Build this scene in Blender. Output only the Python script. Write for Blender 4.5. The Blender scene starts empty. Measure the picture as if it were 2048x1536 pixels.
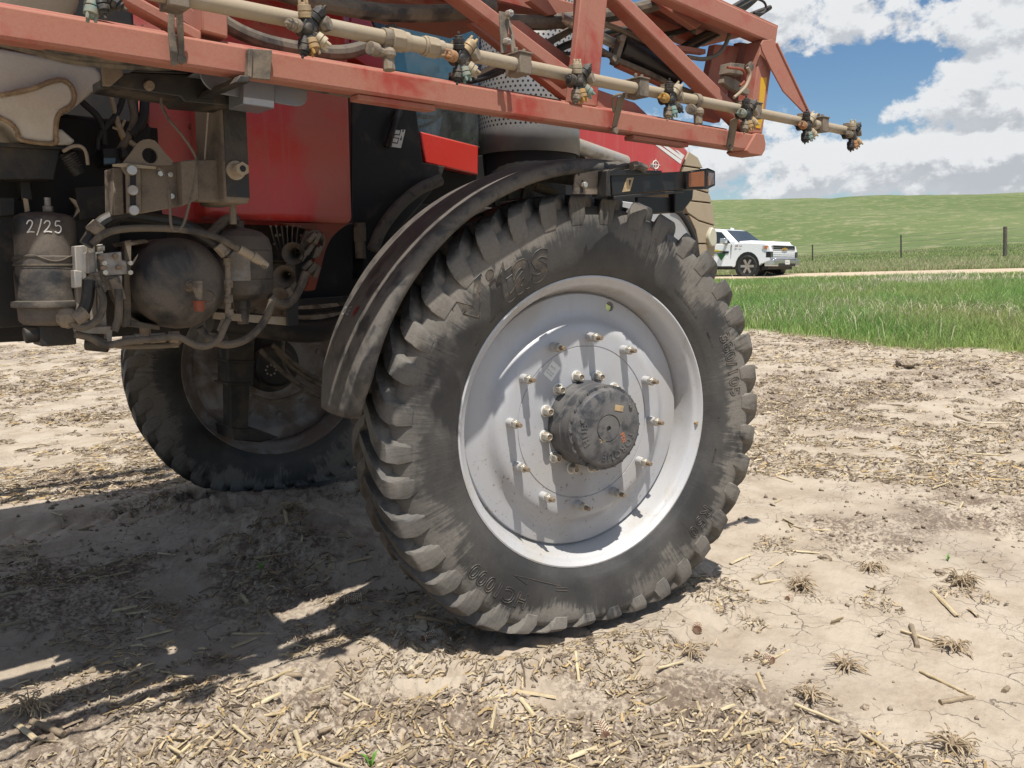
import bpy, bmesh, math, random
import numpy as np
from mathutils import Vector, Matrix
R = math.radians
rnd = random.Random(7)
SC = bpy.context.scene
COL = SC.collection

# ------------------------------------------------------------------ camera
F_PX = 1700.0                       # focal length in pixels of a 2048 wide frame
CAM = Vector((-2.73, -2.80, 1.66))
YAW, PITCH, ROLL = R(40.2), R(7.45), R(-0.3)
fw = Vector((math.sin(YAW)*math.cos(PITCH), math.cos(YAW)*math.cos(PITCH), -math.sin(PITCH)))
rt = Vector((math.cos(YAW), -math.sin(YAW), 0)); up = rt.cross(fw)
RT = rt*math.cos(ROLL)+up*math.sin(ROLL); UP = up*math.cos(ROLL)-rt*math.sin(ROLL)
cd = bpy.data.cameras.new('camera'); cam = bpy.data.objects.new('camera', cd); COL.objects.link(cam)
cam.matrix_world = Matrix(((RT.x, UP.x, -fw.x, CAM.x), (RT.y, UP.y, -fw.y, CAM.y), (RT.z, UP.z, -fw.z, CAM.z), (0, 0, 0, 1)))
cd.sensor_width = 36; cd.lens = F_PX/2048*36; cd.clip_start = 0.05; cd.clip_end = 3000
SC.camera = cam

# ------------------------------------------------------------------ sun, sky, exposure
SUN_DIR = Vector((-0.49, -0.924, 2.62)).normalized()
sl = bpy.data.lights.new('sun', 'SUN'); sl.energy = 5.0; sl.angle = R(0.53); sl.color = (1.0, 0.955, 0.88)
so = bpy.data.objects.new('sun', sl); COL.objects.link(so); so.location = (0, 0, 30)
so.rotation_euler = SUN_DIR.to_track_quat('Z', 'Y').to_euler()
SC.view_settings.view_transform = 'Standard'; SC.view_settings.look = 'None'
SC.view_settings.exposure = 0.26; SC.view_settings.gamma = 1.0; SC.view_settings.use_curve_mapping = False
SC.cycles.max_bounces = 7; SC.cycles.transparent_max_bounces = 12; SC.cycles.caustics_reflective = False; SC.cycles.caustics_refractive = False

class NT:
    """small helper around a node tree"""
    def __init__(s, t): s.t = t; s.n = t.nodes; s.l = t.links
    def new(s, ty, **k):
        n = s.n.new(ty)
        for a, b in k.items(): setattr(n, a, b)
        return n
    def set(s, sock, v):
        if hasattr(v, 'is_output'): s.l.new(v, sock)
        elif v is not None:
            try: sock.default_value = v
            except Exception: sock.default_value = (*v, 1.0)
    def m(s, op, a, b=None, c=None, clamp=False):
        n = s.new('ShaderNodeMath', operation=op, use_clamp=clamp)
        for i, v in enumerate((a, b, c)):
            if v is not None: s.set(n.inputs[i], v)
        return n.outputs[0]
    def vm(s, op, a, b=None, sc=None):
        n = s.new('ShaderNodeVectorMath', operation=op); s.set(n.inputs[0], a)
        if b is not None: s.set(n.inputs[1], b)
        if sc is not None: s.set(n.inputs['Scale'], sc)
        return n.outputs[1] if op in ('LENGTH', 'DOT_PRODUCT', 'DISTANCE') else n.outputs[0]
    def mix(s, f, a, b):
        n = s.new('ShaderNodeMix', data_type='RGBA'); s.set(n.inputs[0], f); s.set(n.inputs[6], a); s.set(n.inputs[7], b); return n.outputs[2]
    def noise(s, v, sc, det=4, ro=0.55, dist=0.0):
        n = s.new('ShaderNodeTexNoise'); n.inputs['Scale'].default_value = sc; n.inputs['Detail'].default_value = det
        n.inputs['Roughness'].default_value = ro; n.inputs['Distortion'].default_value = dist
        if v is not None: s.l.new(v, n.inputs['Vector'])
        return n.outputs['Fac']
    def vor(s, v, sc, feat='F1', rnd_=1.0):
        n = s.new('ShaderNodeTexVoronoi', feature=feat); n.inputs['Scale'].default_value = sc; n.inputs['Randomness'].default_value = rnd_
        s.l.new(v, n.inputs['Vector']); return n
    def sm(s, v, a, b, lo=0.0, hi=1.0):
        n = s.new('ShaderNodeMapRange', interpolation_type='SMOOTHSTEP'); s.set(n.inputs[0], v)
        for i, q in enumerate((a, b, lo, hi)): s.set(n.inputs[1+i], q)
        return n.outputs[0]
    def xyz(s, v):
        n = s.new('ShaderNodeSeparateXYZ'); s.l.new(v, n.inputs[0]); return n.outputs
    def comb(s, x, y, z):
        n = s.new('ShaderNodeCombineXYZ')
        for i, q in enumerate((x, y, z)): s.set(n.inputs[i], q)
        return n.outputs[0]

def px_dir(x, y):
    return fw*F_PX + RT*(x-1024) - UP*(y-768)

W = bpy.data.worlds.new('World'); SC.world = W; W.use_nodes = True
t = NT(W.node_tree); t.n.clear()
wo = t.new('ShaderNodeOutputWorld'); bg = t.new('ShaderNodeBackground'); bg.inputs['Strength'].default_value = 0.088
sky = t.new('ShaderNodeTexSky', sky_type='NISHITA'); sky.sun_disc = False
sky.sun_elevation = math.asin(SUN_DIR.z); sky.sun_rotation = math.atan2(SUN_DIR.x, SUN_DIR.y)
sky.air_density = 1.0; sky.dust_density = 0.6; sky.ozone_density = 1.6
tc = t.new('ShaderNodeTexCoord'); g = tc.outputs['Generated']
gx, gy, gz = t.xyz(g)
az = t.m('ARCTAN2', gx, gy); el = t.m('ARCSINE', gz)
# cumulus banks: soft lumps of cover at given headings, edges broken up by noise
def azel(x, y):
    d = px_dir(x, y).normalized(); return math.atan2(d.x, d.y), math.asin(d.z)
LUMPS = [(1560, 20, 190, 85, .9), (1800, 45, 200, 60, .7), (2150, 40, 160, 75, .7), (1930, 165, 185, 72, .85), (2200, 150, 250, 110, .8), (1610, 215, 62, 34, .42),
         (1450, 345, 240, 60, .8), (1800, 320, 220, 55, .75), (2010, 290, 160, 70, .75), (1640, 290, 120, 35, .45), (2100, 350, 300, 60, .7), (1780, 225, 70, 20, .35), (1200, 300, 220, 60, .6),
         (1740, 170, 90, 70, -.8), (1620, 150, 75, 50, -.7), (1850, 112, 150, 20, -.8), (1745, 258, 70, 22, -.7), (1880, 10, 30, 40, -.3), (1705, 335, 40, 16, -.4), (1960, 255, 110, 14, -.5), (2040, 345, 60, 10, -.4)]
def lumps(de):
    acc = None
    for (x, y, wx, wy, a) in LUMPS:
        a0, e0 = azel(x, y); q1 = t.m('MULTIPLY', t.m('SUBTRACT', az, a0), F_PX/wx*0.93); q2 = t.m('MULTIPLY', t.m('SUBTRACT', el, e0-de), F_PX/wy*0.93)
        e = t.m('MULTIPLY', t.m('EXPONENT', t.m('MULTIPLY', t.m('ADD', t.m('MULTIPLY', q1, q1), t.m('MULTIPLY', q2, q2)), -1.0)), a)
        acc = e if acc is None else t.m('ADD', acc, e)
    return acc
far = t.sm(el, 0.30, 0.60, 0.0, 0.34)  # extra cloud cover overhead, out of view, added to whiten the ambient light
def cover(de):
    vec = t.comb(gx, gy, t.m('MULTIPLY', t.m('ADD', gz, de), 1.45))
    n_ = t.m('ADD', t.m('MULTIPLY', t.m('SUBTRACT', t.noise(vec, 13.0, 10, 0.62, 0.15), 0.5), 1.75), t.m('MULTIPLY', t.m('SUBTRACT', t.noise(vec, 40.0, 6, 0.6, 0.0), 0.5), 0.45))
    return t.m('ADD', t.m('ADD', t.m('MULTIPLY', lumps(de), 0.47), n_), far)
cov = cover(0.0); cov2 = cover(0.017)
body = t.sm(cov, 0.20, 0.42)
edge = t.m('SUBTRACT', cov, cov2)
lit = t.sm(edge, -0.22, 0.10)
thick = t.sm(cov, 0.30, 0.75)
ccol = t.mix(lit, (5.3, 5.6, 6.0), (7.8, 7.95, 8.1))
ccol = t.mix(t.m('MULTIPLY', thick, t.m('SUBTRACT', 0.5, t.m('MULTIPLY', lit, 0.45))), ccol, (4.3, 4.6, 5.0))
hs = t.new('ShaderNodeHueSaturation'); hs.inputs['Saturation'].default_value = 1.2; hs.inputs['Value'].default_value = 1.0
t.l.new(sky.outputs[0], hs.inputs['Color'])
hz = t.mix(t.sm(el, 0.0, 0.12, 0.40, 0.0), hs.outputs[0], (4.6, 5.6, 6.8))
t.set(bg.inputs['Color'], t.mix(body, hz, ccol)); t.l.new(bg.outputs[0], wo.inputs['Surface'])

# ------------------------------------------------------------------ helpers: rays, meshes, objects
def on_y(x, y, Y):
    d = px_dir(x, y); return CAM + d*((Y-CAM.y)/d.y)
P = on_y
def on_z(x, y, Z=0.0):
    d = px_dir(x, y); return CAM + d*((Z-CAM.z)/d.z)
def V(*a): return Vector(a)

def curve(pts, k=6):
    pts = [Vector(p) for p in pts]; out = []
    q = [pts[0]*2-pts[1]] + pts + [pts[-1]*2-pts[-2]]
    for i in range(1, len(q)-2):
        for j in range(k):
            s = j/k; a, b, c, d = q[i-1], q[i], q[i+1], q[i+2]
            out.append(0.5*((2*b)+(c-a)*s+(2*a-5*b+4*c-d)*s*s+(3*b-a-3*c+d)*s**3))
    out.append(pts[-1]); return out

class MB:
    def __init__(s): s.v = []; s.f = []; s.mi = []; s.mat = 0
    def add(s, vs, fs, mat=None):
        o = len(s.v); s.v += [tuple(v) for v in vs]; s.f += [tuple(i+o for i in f) for f in fs]
        s.mi += [s.mat if mat is None else mat]*len(fs); return s
    def box(s, c, size, rot=None, mat=None):
        hx, hy, hz_ = size[0]/2, size[1]/2, size[2]/2; c = Vector(c)
        vs = [Vector((x, y, z)) for x in (-hx, hx) for y in (-hy, hy) for z in (-hz_, hz_)]
        if rot is not None: vs = [rot @ v for v in vs]
        return s.add([c+v for v in vs], [(0, 1, 3, 2), (4, 6, 7, 5), (0, 4, 5, 1), (2, 3, 7, 6), (0, 2, 6, 4), (1, 5, 7, 3)], mat)
    def bb(s, x0, x1, y0, y1, z0, z1, mat=None): return s.box(((x0+x1)/2, (y0+y1)/2, (z0+z1)/2), (abs(x1-x0), abs(y1-y0), abs(z1-z0)), None, mat)
    def beam(s, p0, p1, w, h, side=(0, 1, 0), mat=None):
        p0, p1 = Vector(p0), Vector(p1); d = (p1-p0); L = d.length; d.normalize()
        y = Vector(side); y = (y-d*y.dot(d)).normalized(); z = d.cross(y)
        return s.box((p0+p1)/2, (L, w, h), Matrix((d, y, z)).transposed(), mat)
    def plate(s, pts, d, mat=None):
        pts = [Vector(p) for p in pts]; n = len(pts); d = Vector(d)
        fs = [tuple(range(n)), tuple(range(2*n-1, n-1, -1))] + [(i, n+i, n+(i+1) % n, (i+1) % n) for i in range(n)]
        nn = Vector((0, 0, 0))
        for i in range(n): nn += pts[i].cross(pts[(i+1) % n])
        if nn.dot(d) > 0: fs = [tuple(reversed(f)) for f in fs]
        return s.add(pts+[p+d for p in pts], fs, mat)
    def pp(s, px, Y, th, mat=None): return s.plate([P(x, y, Y) for x, y in px], (0, th, 0), mat)
    def tube(s, pts, r, n=10, cap=True, mat=None):
        pts = [Vector(p) for p in pts]; N = len(pts); rs = r if hasattr(r, '__len__') else [r]*N
        tan = [(pts[min(i+1, N-1)]-pts[max(i-1, 0)]).normalized() for i in range(N)]
        ref = Vector((0, 0, 1)) if abs(tan[0].z) < 0.9 else Vector((1, 0, 0))
        u = (ref-tan[0]*ref.dot(tan[0])).normalized(); vs = []
        for i in range(N):
            u = (u-tan[i]*u.dot(tan[i])).normalized(); w = tan[i].cross(u)
            for j in range(n):
                a = 2*math.pi*j/n; vs.append(pts[i]+(u*math.cos(a)+w*math.sin(a))*rs[i])
        fs = [(i*n+j, i*n+(j+1) % n, (i+1)*n+(j+1) % n, (i+1)*n+j) for i in range(N-1) for j in range(n)]
        if cap: fs += [tuple(range(n-1, -1, -1)), tuple((N-1)*n+j for j in range(n))]
        return s.add(vs, fs, mat)
    def cyl(s, p0, p1, r0, r1=None, n=16, mat=None): return s.tube([p0, p1], [r0, r0 if r1 is None else r1], n, True, mat)
    def lathe(s, prof, o=(0, 0, 0), ax=(0, 0, 1), n=48, mat=None, close=False, a0=0.0, a1=2*math.pi):
        o, ax = Vector(o), Vector(ax).normalized(); ref = Vector((1, 0, 0)) if abs(ax.x) < 0.9 else Vector((0, 0, 1))
        u = (ref-ax*ref.dot(ax)).normalized(); w = ax.cross(u); full = abs(a1-a0-2*math.pi) < 1e-6; m = n if full else n+1; vs = []
        for r, h in prof:
            for j in range(m):
                a = a0+(a1-a0)*j/n; vs.append(o+ax*h+(u*math.cos(a)+w*math.sin(a))*r)
        fs = []
        k = len(prof)
        for i in range(k if close else k-1):
            i2 = (i+1) % k
            for j in range(n):
                j2 = (j+1) % m; fs.append((i*m+j, i*m+j2, i2*m+j2, i2*m+j))
        return s.add(vs, fs, mat)
    def ball(s, c, r, n=10, mat=None, sq=(1, 1, 1)):
        c = Vector(c); k = max(4, n//2); vs = []; fs = []
        for i in range(k+1):
            p = math.pi*i/k
            for j in range(n):
                a = 2*math.pi*j/n; vs.append(c+Vector((math.sin(p)*math.cos(a)*r*sq[0], math.sin(p)*math.sin(a)*r*sq[1], math.cos(p)*r*sq[2])))
        for i in range(k):
            for j in range(n): fs.append((i*n+j, (i+1)*n+j, (i+1)*n+(j+1) % n, i*n+(j+1) % n))
        return s.add(vs, fs, mat)
    def hexn(s, p0, p1, r, mat=None): return s.tube([p0, p1], r, 6, True, mat)
    def mesh(s, name, mats):
        me = bpy.data.meshes.new(name); me.from_pydata(s.v, [], s.f)
        for m_ in (mats if isinstance(mats, (list, tuple)) else [mats]): me.materials.append(m_)
        me.polygons.foreach_set('material_index', s.mi); me.polygons.foreach_set('use_smooth', [True]*len(s.f))
        bm = bmesh.new(); bm.from_mesh(me); bmesh.ops.remove_doubles(bm, verts=bm.verts, dist=1e-6); bmesh.ops.recalc_face_normals(bm, faces=bm.faces); bm.to_mesh(me); bm.free()
        return me
    def build(s, name, mats, parent=None, bevel=0.0, ang=32, loc=None, seg=2):
        me = s.mesh(name, mats); me.set_sharp_from_angle(angle=R(ang))
        return link(name, me, parent, bevel, loc, seg)
def link(name, me, parent=None, bevel=0.0, loc=None, seg=2):
    o = bpy.data.objects.new(name, me); COL.objects.link(o); o.parent = parent
    if loc is not None: o.location = loc
    if bevel:
        b = o.modifiers.new('bevel', 'BEVEL'); b.width = bevel; b.segments = seg; b.limit_method = 'ANGLE'; b.angle_limit = R(40)
    return o
def empty(name, loc=(0, 0, 0), rz=0.0, parent=None):
    o = bpy.data.objects.new(name, None); COL.objects.link(o); o.location = loc; o.rotation_euler = (0, 0, rz); o.parent = parent; o.empty_display_size = 0.1; return o
def tag(o, label=None, cat=None, group=None, kind=None):
    for k, v_ in (('label', label), ('category', cat), ('group', group), ('kind', kind)):
        if v_: o[k] = v_
    return o
def copy_tree(o, parent=None):
    c = o.copy(); COL.objects.link(c); c.parent = parent
    for ch in list(o.children): copy_tree(ch, c)
    return c
_tx = {}
def text2d(s, size, depth=0.0, shear=0.0, bold=0.0, spacing=1.0):
    k = (s, size, depth, shear, bold, spacing)
    if k in _tx: return _tx[k]
    c = bpy.data.curves.new('lettering', 'FONT'); c.body = s; c.size = size; c.extrude = depth; c.shear = shear; c.offset = bold; c.resolution_u = 3; c.space_character = spacing
    o = bpy.data.objects.new('lettering', c); COL.objects.link(o); dg = bpy.context.evaluated_depsgraph_get(); dg.update()
    me = o.evaluated_get(dg).to_mesh(); vs = [v.co.copy() for v in me.vertices]; fs = [tuple(p.vertices) for p in me.polygons]
    o.evaluated_get(dg).to_mesh_clear(); bpy.data.objects.remove(o); bpy.data.curves.remove(c)
    _tx[k] = (vs, fs); return vs, fs
def text_on(mb, s, size, o, ux, uy, depth=0.0006, mat=None, **k):
    """lettering on a flat face: origin o, reading direction ux, up direction uy"""
    vs, fs = text2d(s, size, depth, **k); o = Vector(o); ux = Vector(ux).normalized(); uy = Vector(uy).normalized(); n = ux.cross(uy)
    mb.add([o+ux*v.x+uy*v.y+n*v.z for v in vs], fs, mat)

# ------------------------------------------------------------------ materials
def mat(name, col, rough=0.5, metal=0.0, dust=0.0, dcol=(0.25, 0.19, 0.135), updust=0.0, bump=0.0, nsc=9.0, var=0.15, spots=0.0, spotcol=(0.02, 0.018, 0.016), coat=0.0, bsc=160.0, streak=0.0, grain=0.0):
    m_ = bpy.data.materials.new(name); m_.use_nodes = True; q = NT(m_.node_tree); b = q.n['Principled BSDF']
    tcn = q.new('ShaderNodeTexCoord'); ob = tcn.outputs['Object']
    n1_ = q.noise(ob, nsc, 6, 0.62, 0.4); n2_ = q.noise(ob, nsc*0.23, 3, 0.5)
    c = q.mix(q.m('MULTIPLY', q.sm(n2_, 0.3, 0.7), var), tuple(col), tuple(x*0.55 for x in col))
    if grain > 0: c = q.mix(q.m('MULTIPLY', q.sm(q.noise(q.vm('MULTIPLY', ob, (9.0, 170.0, 170.0)), 1.0, 4, 0.65), 0.40, 0.66), grain), c, tuple(x*0.42 for x in col))
    mask = None
    if dust > 0: mask = q.m('MULTIPLY', q.sm(q.m('ADD', n1_, q.m('MULTIPLY', n2_, 0.35)), 0.78-0.5*dust, 0.98-0.45*dust), min(1.0, dust+0.25))
    if streak > 0:
        mp = q.vm('MULTIPLY', ob, (38.0, 38.0, 1.6)); sk = q.m('MULTIPLY', q.sm(q.noise(mp, 1.0, 3, 0.6), 0.48, 0.72), streak); mask = sk if mask is None else q.m('MAXIMUM', mask, sk)
    if updust > 0:
        ge = q.new('ShaderNodeNewGeometry'); nz = q.xyz(ge.outputs['Normal'])[2]; u_ = q.m('MULTIPLY', q.sm(q.m('ADD', nz, q.m('MULTIPLY', q.m('SUBTRACT', n1_, 0.5), 0.9)), 0.15, 0.85), updust)
        mask = u_ if mask is None else q.m('MAXIMUM', mask, u_)
    nf_ = q.noise(ob, 130.0, 4, 0.75)
    if mask is not None:
        mask = q.m('ADD', mask, q.m('MULTIPLY', q.m('SUBTRACT', nf_, 0.5), q.m('ADD', 0.10, q.m('MULTIPLY', mask, 1.1))), clamp=True); c = q.mix(mask, c, tuple(dcol))
        c = q.mix(q.m('MULTIPLY', q.sm(q.noise(ob, 47.0, 5, 0.75), 0.57, 0.70), 0.30), c, tuple(0.5*x+0.25*y for x, y in zip(col, dcol)))
    if spots > 0:
        sp = q.m('MULTIPLY', q.sm(q.noise(ob, 55.0, 3, 0.7), 0.70-0.08*spots, 0.74-0.08*spots), q.sm(n2_, 0.45, 0.62)); c = q.mix(sp, c, tuple(spotcol))
    q.set(b.inputs['Base Color'], c)
    ro = q.m('ADD', q.m('MULTIPLY', n1_, 0.18), rough-0.09, clamp=True)
    if mask is not None: ro = q.m('ADD', ro, q.m('MULTIPLY', mask, max(0.0, 0.88-rough)), clamp=True)
    q.set(b.inputs['Roughness'], ro)
    b.inputs['Metallic'].default_value = metal
    if metal and mask is not None: q.set(b.inputs['Metallic'], q.m('MULTIPLY', q.m('SUBTRACT', 1.0, mask), metal))
    b.inputs['Coat Weight'].default_value = coat; b.inputs['Coat Roughness'].default_value = 0.15
    if bump > 0:
        bn = q.new('ShaderNodeBump'); bn.inputs['Strength'].default_value = bump; bn.inputs['Distance'].default_value = 0.004
        q.set(bn.inputs['Height'], q.m('ADD', q.noise(ob, bsc, 4, 0.6), q.m('MULTIPLY', n1_, 0.6))); q.l.new(bn.outputs[0], b.inputs['Normal'])
    return m_
DUST = (0.27, 0.205, 0.145)
M = {}
M['boom'] = mat('dusty_red_boom_paint', (0.34, 0.052, 0.036), 0.5, 0, 0.66, (0.35, 0.155, 0.11), 0.7, 0.12, 5.0, 0.2)
M['red'] = mat('red_panel_paint', (0.56, 0.042, 0.036), 0.36, 0, 0.5, (0.42, 0.15, 0.12), 0.5, 0.04, 2.6, 0.4, 1.3, (0.035, 0.02, 0.018), 0.2, streak=0.4)
M['cabred'] = mat('bright_red_cab_paint', (0.52, 0.035, 0.022), 0.28, 0, 0.12, (0.32, 0.12, 0.09), 0.25, 0.0, 3.0, 0.15, coat=0.4)
M['hood'] = mat('red_hood_paint', (0.50, 0.055, 0.05), 0.35, 0, 0.25, (0.42, 0.16, 0.13), 0.2, 0.0, 4.0, 0.1, coat=0.2, streak=0.35)
M['black'] = mat('black_plastic', (0.012, 0.012, 0.013), 0.45, 0, 0.16, (0.10, 0.08, 0.06), 0.40, 0.1, 7.0, 0.2)
M['frame'] = mat('dirty_black_frame_paint', (0.018, 0.017, 0.016), 0.55, 0, 0.30, (0.12, 0.095, 0.07), 0.7, 0.25, 6.0, 0.3)
M['dusty'] = mat('dust_covered_steel', (0.045, 0.04, 0.034), 0.6, 0, 0.66, (0.20, 0.16, 0.12), 0.85, 0.2, 7.0, 0.3)
M['tank'] = mat('dusty_black_vessel_paint', (0.022, 0.0215, 0.022), 0.42, 0, 0.58, (0.15, 0.125, 0.10), 0.55, 0.2, 5.0, 0.25, 0.5, (0.012, 0.012, 0.013))
M['fender'] = mat('black_fender_plastic', (0.040, 0.038, 0.037), 0.58, 0, 0.55, (0.14, 0.124, 0.108), 0.4, 0.1, 14.0, 0.25)
M['hose'] = mat('dusty_rubber_hose', (0.032, 0.029, 0.026), 0.6, 0, 0.55, (0.17, 0.138, 0.102), 0.7, 0.15, 10.0, 0.2)
M['blackhose'] = mat('black_rubber_hose', (0.012, 0.012, 0.012), 0.5, 0, 0.2, (0.14, 0.11, 0.08), 0.4, 0.1, 10.0, 0.2)
M['alu'] = mat('dirty_aluminium', (0.42, 0.41, 0.39), 0.42, 0.55, 0.5, (0.24, 0.19, 0.14), 0.6, 0.1, 9.0, 0.2)
M['zinc'] = mat('zinc_plated_steel', (0.55, 0.53, 0.47), 0.35, 0.75, 0.35, (0.30, 0.21, 0.13), 0.2, 0.05, 30.0, 0.2)
M['brass'] = mat('rusty_stud_thread', (0.27, 0.21, 0.145), 0.5, 0.4, 0.4, (0.20, 0.13, 0.08), 0.0, 0.2, 40.0, 0.2)
M['pipe'] = mat('dusty_spray_pipe', (0.36, 0.31, 0.24), 0.55, 0.1, 0.6, (0.32, 0.255, 0.175), 0.9, 0.1, 12.0, 0.2, 0.4, (0.66, 0.62, 0.52))
M['noz'] = mat('dark_nozzle_plastic', (0.02, 0.019, 0.018), 0.5, 0, 0.25, (0.18, 0.145, 0.105), 0.6, 0.1, 30.0, 0.2)
M['nozg'] = mat('dusty_nozzle_plastic', (0.07, 0.06, 0.05), 0.6, 0, 0.6, (0.25, 0.2, 0.145), 0.8, 0.1, 30.0, 0.2)
M['captan'] = mat('tan_nozzle_cap', (0.46, 0.33, 0.17), 0.55, 0, 0.42, DUST, 0.35, 0, 30.0)
M['capyel'] = mat('yellow_nozzle_cap', (0.40, 0.22, 0.035), 0.5, 0, 0.42, DUST, 0.35, 0, 30.0)
M['capor'] = mat('orange_nozzle_cap', (0.40, 0.17, 0.05), 0.5, 0, 0.42, DUST, 0.35, 0, 30.0)
M['capteal'] = mat('pale_teal_nozzle_cap', (0.16, 0.27, 0.24), 0.5, 0, 0.42, DUST, 0.35, 0, 30.0)
M['capcream'] = mat('cream_nozzle_cap', (0.48, 0.41, 0.28), 0.55, 0, 0.42, DUST, 0.35, 0, 30.0)
M['poly'] = mat('white_tank_polyethylene', (0.64, 0.61, 0.54), 0.5, 0, 0.5, (0.46, 0.39, 0.30), 0.3, 0.08, 1.6, 0.25)
M['seam'] = mat('dirty_tank_seam', (0.36, 0.26, 0.16), 0.75, 0, 0.5, (0.18, 0.12, 0.07), 0.2, 0.5, 22.0, 0.5)
M['tan'] = mat('tan_grille_plastic', (0.37, 0.30, 0.205), 0.55, 0, 0.3, (0.33, 0.26, 0.18), 0.3, 0.03, 5.0, 0.15)
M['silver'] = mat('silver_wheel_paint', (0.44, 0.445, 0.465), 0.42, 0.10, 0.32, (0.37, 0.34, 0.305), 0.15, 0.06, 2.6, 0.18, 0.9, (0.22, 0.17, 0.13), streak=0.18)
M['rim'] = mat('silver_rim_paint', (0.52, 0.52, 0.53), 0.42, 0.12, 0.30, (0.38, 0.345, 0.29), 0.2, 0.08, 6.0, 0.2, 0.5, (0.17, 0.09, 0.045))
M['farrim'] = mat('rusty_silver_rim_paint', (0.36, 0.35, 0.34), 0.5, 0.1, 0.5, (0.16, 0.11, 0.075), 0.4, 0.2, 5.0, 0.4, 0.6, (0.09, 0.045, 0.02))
M['hub'] = mat('worn_black_hub_paint', (0.045, 0.048, 0.055), 0.42, 0.1, 0.52, (0.15, 0.142, 0.135), 0.3, 0.2, 13.0, 0.2, 0.9, (0.16, 0.085, 0.04))
M['white'] = mat('white_label', (0.72, 0.72, 0.69), 0.5, 0, 0.15, (0.5, 0.46, 0.38), 0, 0, 20.0)
M['ink'] = mat('black_print', (0.03, 0.03, 0.03), 0.6)
M['grey'] = mat('grey_print', (0.30, 0.29, 0.28), 0.6)
M['paint'] = mat('white_paint_pen', (0.75, 0.75, 0.72), 0.6)
M['redink'] = mat('red_print', (0.22, 0.03, 0.025), 0.6)
M['orink'] = mat('orange_paint_pen', (0.55, 0.17, 0.06), 0.6)
M['yellow'] = mat('yellow_reflector_tape', (0.62, 0.36, 0.03), 0.4)
M['amber'] = mat('amber_lamp_lens', (0.25, 0.075, 0.015), 0.25, 0, 0.2, (0.12, 0.06, 0.03), 0.2, 0.4, 14.0, coat=0.4, bsc=60)
M['lamp'] = mat('cloudy_headlamp_lens', (0.55, 0.52, 0.40), 0.3, coat=0.5)
M['shiny'] = mat('worn_dark_steel_flap', (0.20, 0.21, 0.235), 0.40, 0.3, 0.3, (0.18, 0.15, 0.12), 0.2, 0.06, 6.0)
M['greypan'] = mat('grey_side_panel', (0.40, 0.405, 0.41), 0.45, 0.0, 0.2, (0.35, 0.31, 0.26), 0.2, 0, 4.0)
M['rust'] = mat('orange_rusty_paint', (0.26, 0.06, 0.03), 0.6, 0, 0.35, (0.14, 0.08, 0.05), 0.3, 0.1, 8.0)
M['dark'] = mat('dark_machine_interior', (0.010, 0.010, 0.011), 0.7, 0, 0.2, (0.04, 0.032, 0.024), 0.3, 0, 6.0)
def glass(name, col, alpha):
    m_ = bpy.data.materials.new(name); m_.use_nodes = True; q = NT(m_.node_tree); q.n.clear(); o = q.new('ShaderNodeOutputMaterial')
    tr = q.new('ShaderNodeBsdfTransparent'); tr.inputs[0].default_value = (*col, 1); gl = q.new('ShaderNodeBsdfGlossy'); gl.inputs['Roughness'].default_value = 0.03; gl.inputs[0].default_value = (0.62, 0.66, 0.66, 1)
    df = q.new('ShaderNodeBsdfDiffuse'); df.inputs[0].default_value = (0.30, 0.33, 0.33, 1)
    tcn = q.new('ShaderNodeTexCoord'); dn = q.sm(q.noise(tcn.outputs['Object'], 7.0, 5, 0.65), 0.35, 0.85, 0.08, 0.30)
    fr = q.new('ShaderNodeFresnel'); fr.inputs[0].default_value = 1.5; mx = q.new('ShaderNodeMixShader'); q.set(mx.inputs[0], q.m('ADD', q.m('MULTIPLY', fr.outputs[0], 1.0), alpha, clamp=True)); q.l.new(tr.outputs[0], mx.inputs[1]); q.l.new(gl.outputs[0], mx.inputs[2])
    m2 = q.new('ShaderNodeMixShader'); q.set(m2.inputs[0], dn); q.l.new(mx.outputs[0], m2.inputs[1]); q.l.new(df.outputs[0], m2.inputs[2]); q.l.new(m2.outputs[0], o.inputs[0]); return m_
M['glass'] = glass('dusty_tinted_cab_glass', (0.34, 0.50, 0.48), 0.03)
M['cglass'] = mat('dark_car_glass', (0.018, 0.024, 0.028), 0.08, var=0.0, coat=0.5)
# ------------------------------------------------------------------ the land
rg = np.random.default_rng(11)
def hash2(ix, iy, seed):
    h = (ix.astype(np.int64)*374761393 + iy.astype(np.int64)*668265263 + seed*974634777) & 0xFFFFFFFF
    h = ((h ^ (h >> 13))*1274126177) & 0xFFFFFFFF
    return ((h ^ (h >> 16)) & 0xFFFF)/65535.0
def vn(x, y, seed):
    ix, iy = np.floor(x), np.floor(y); fx, fy = x-ix, y-iy; fx = fx*fx*(3-2*fx); fy = fy*fy*(3-2*fy)
    a, b, c, d = hash2(ix, iy, seed), hash2(ix+1, iy, seed), hash2(ix, iy+1, seed), hash2(ix+1, iy+1, seed)
    return (a+(b-a)*fx)+((c+(d-c)*fx)-(a+(b-a)*fx))*fy
def fbm(x, y, seed, octv=4, gain=0.5):
    s = 0; a = 1; tot = 0
    for i in range(octv):
        s = s+a*vn(x*2**i+i*17.3, y*2**i-i*9.1, seed+i); tot += a; a *= gain
    return s/tot
def sstep(a, b, x): q = np.clip((x-a)/(b-a), 0, 1); return q*q*(3-2*q)
VX, VY = math.sin(R(63)), math.cos(R(63))
def uv_of(x, y): dx, dy = x-CAM.x, y-CAM.y; return dx*VY-dy*VX, dx*VX+dy*VY
def xy_of(u, v): return CAM.x+u*VY+v*VX, CAM.y-u*VX+v*VY
_v = np.linspace(-60, 700, 7601)
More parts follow.
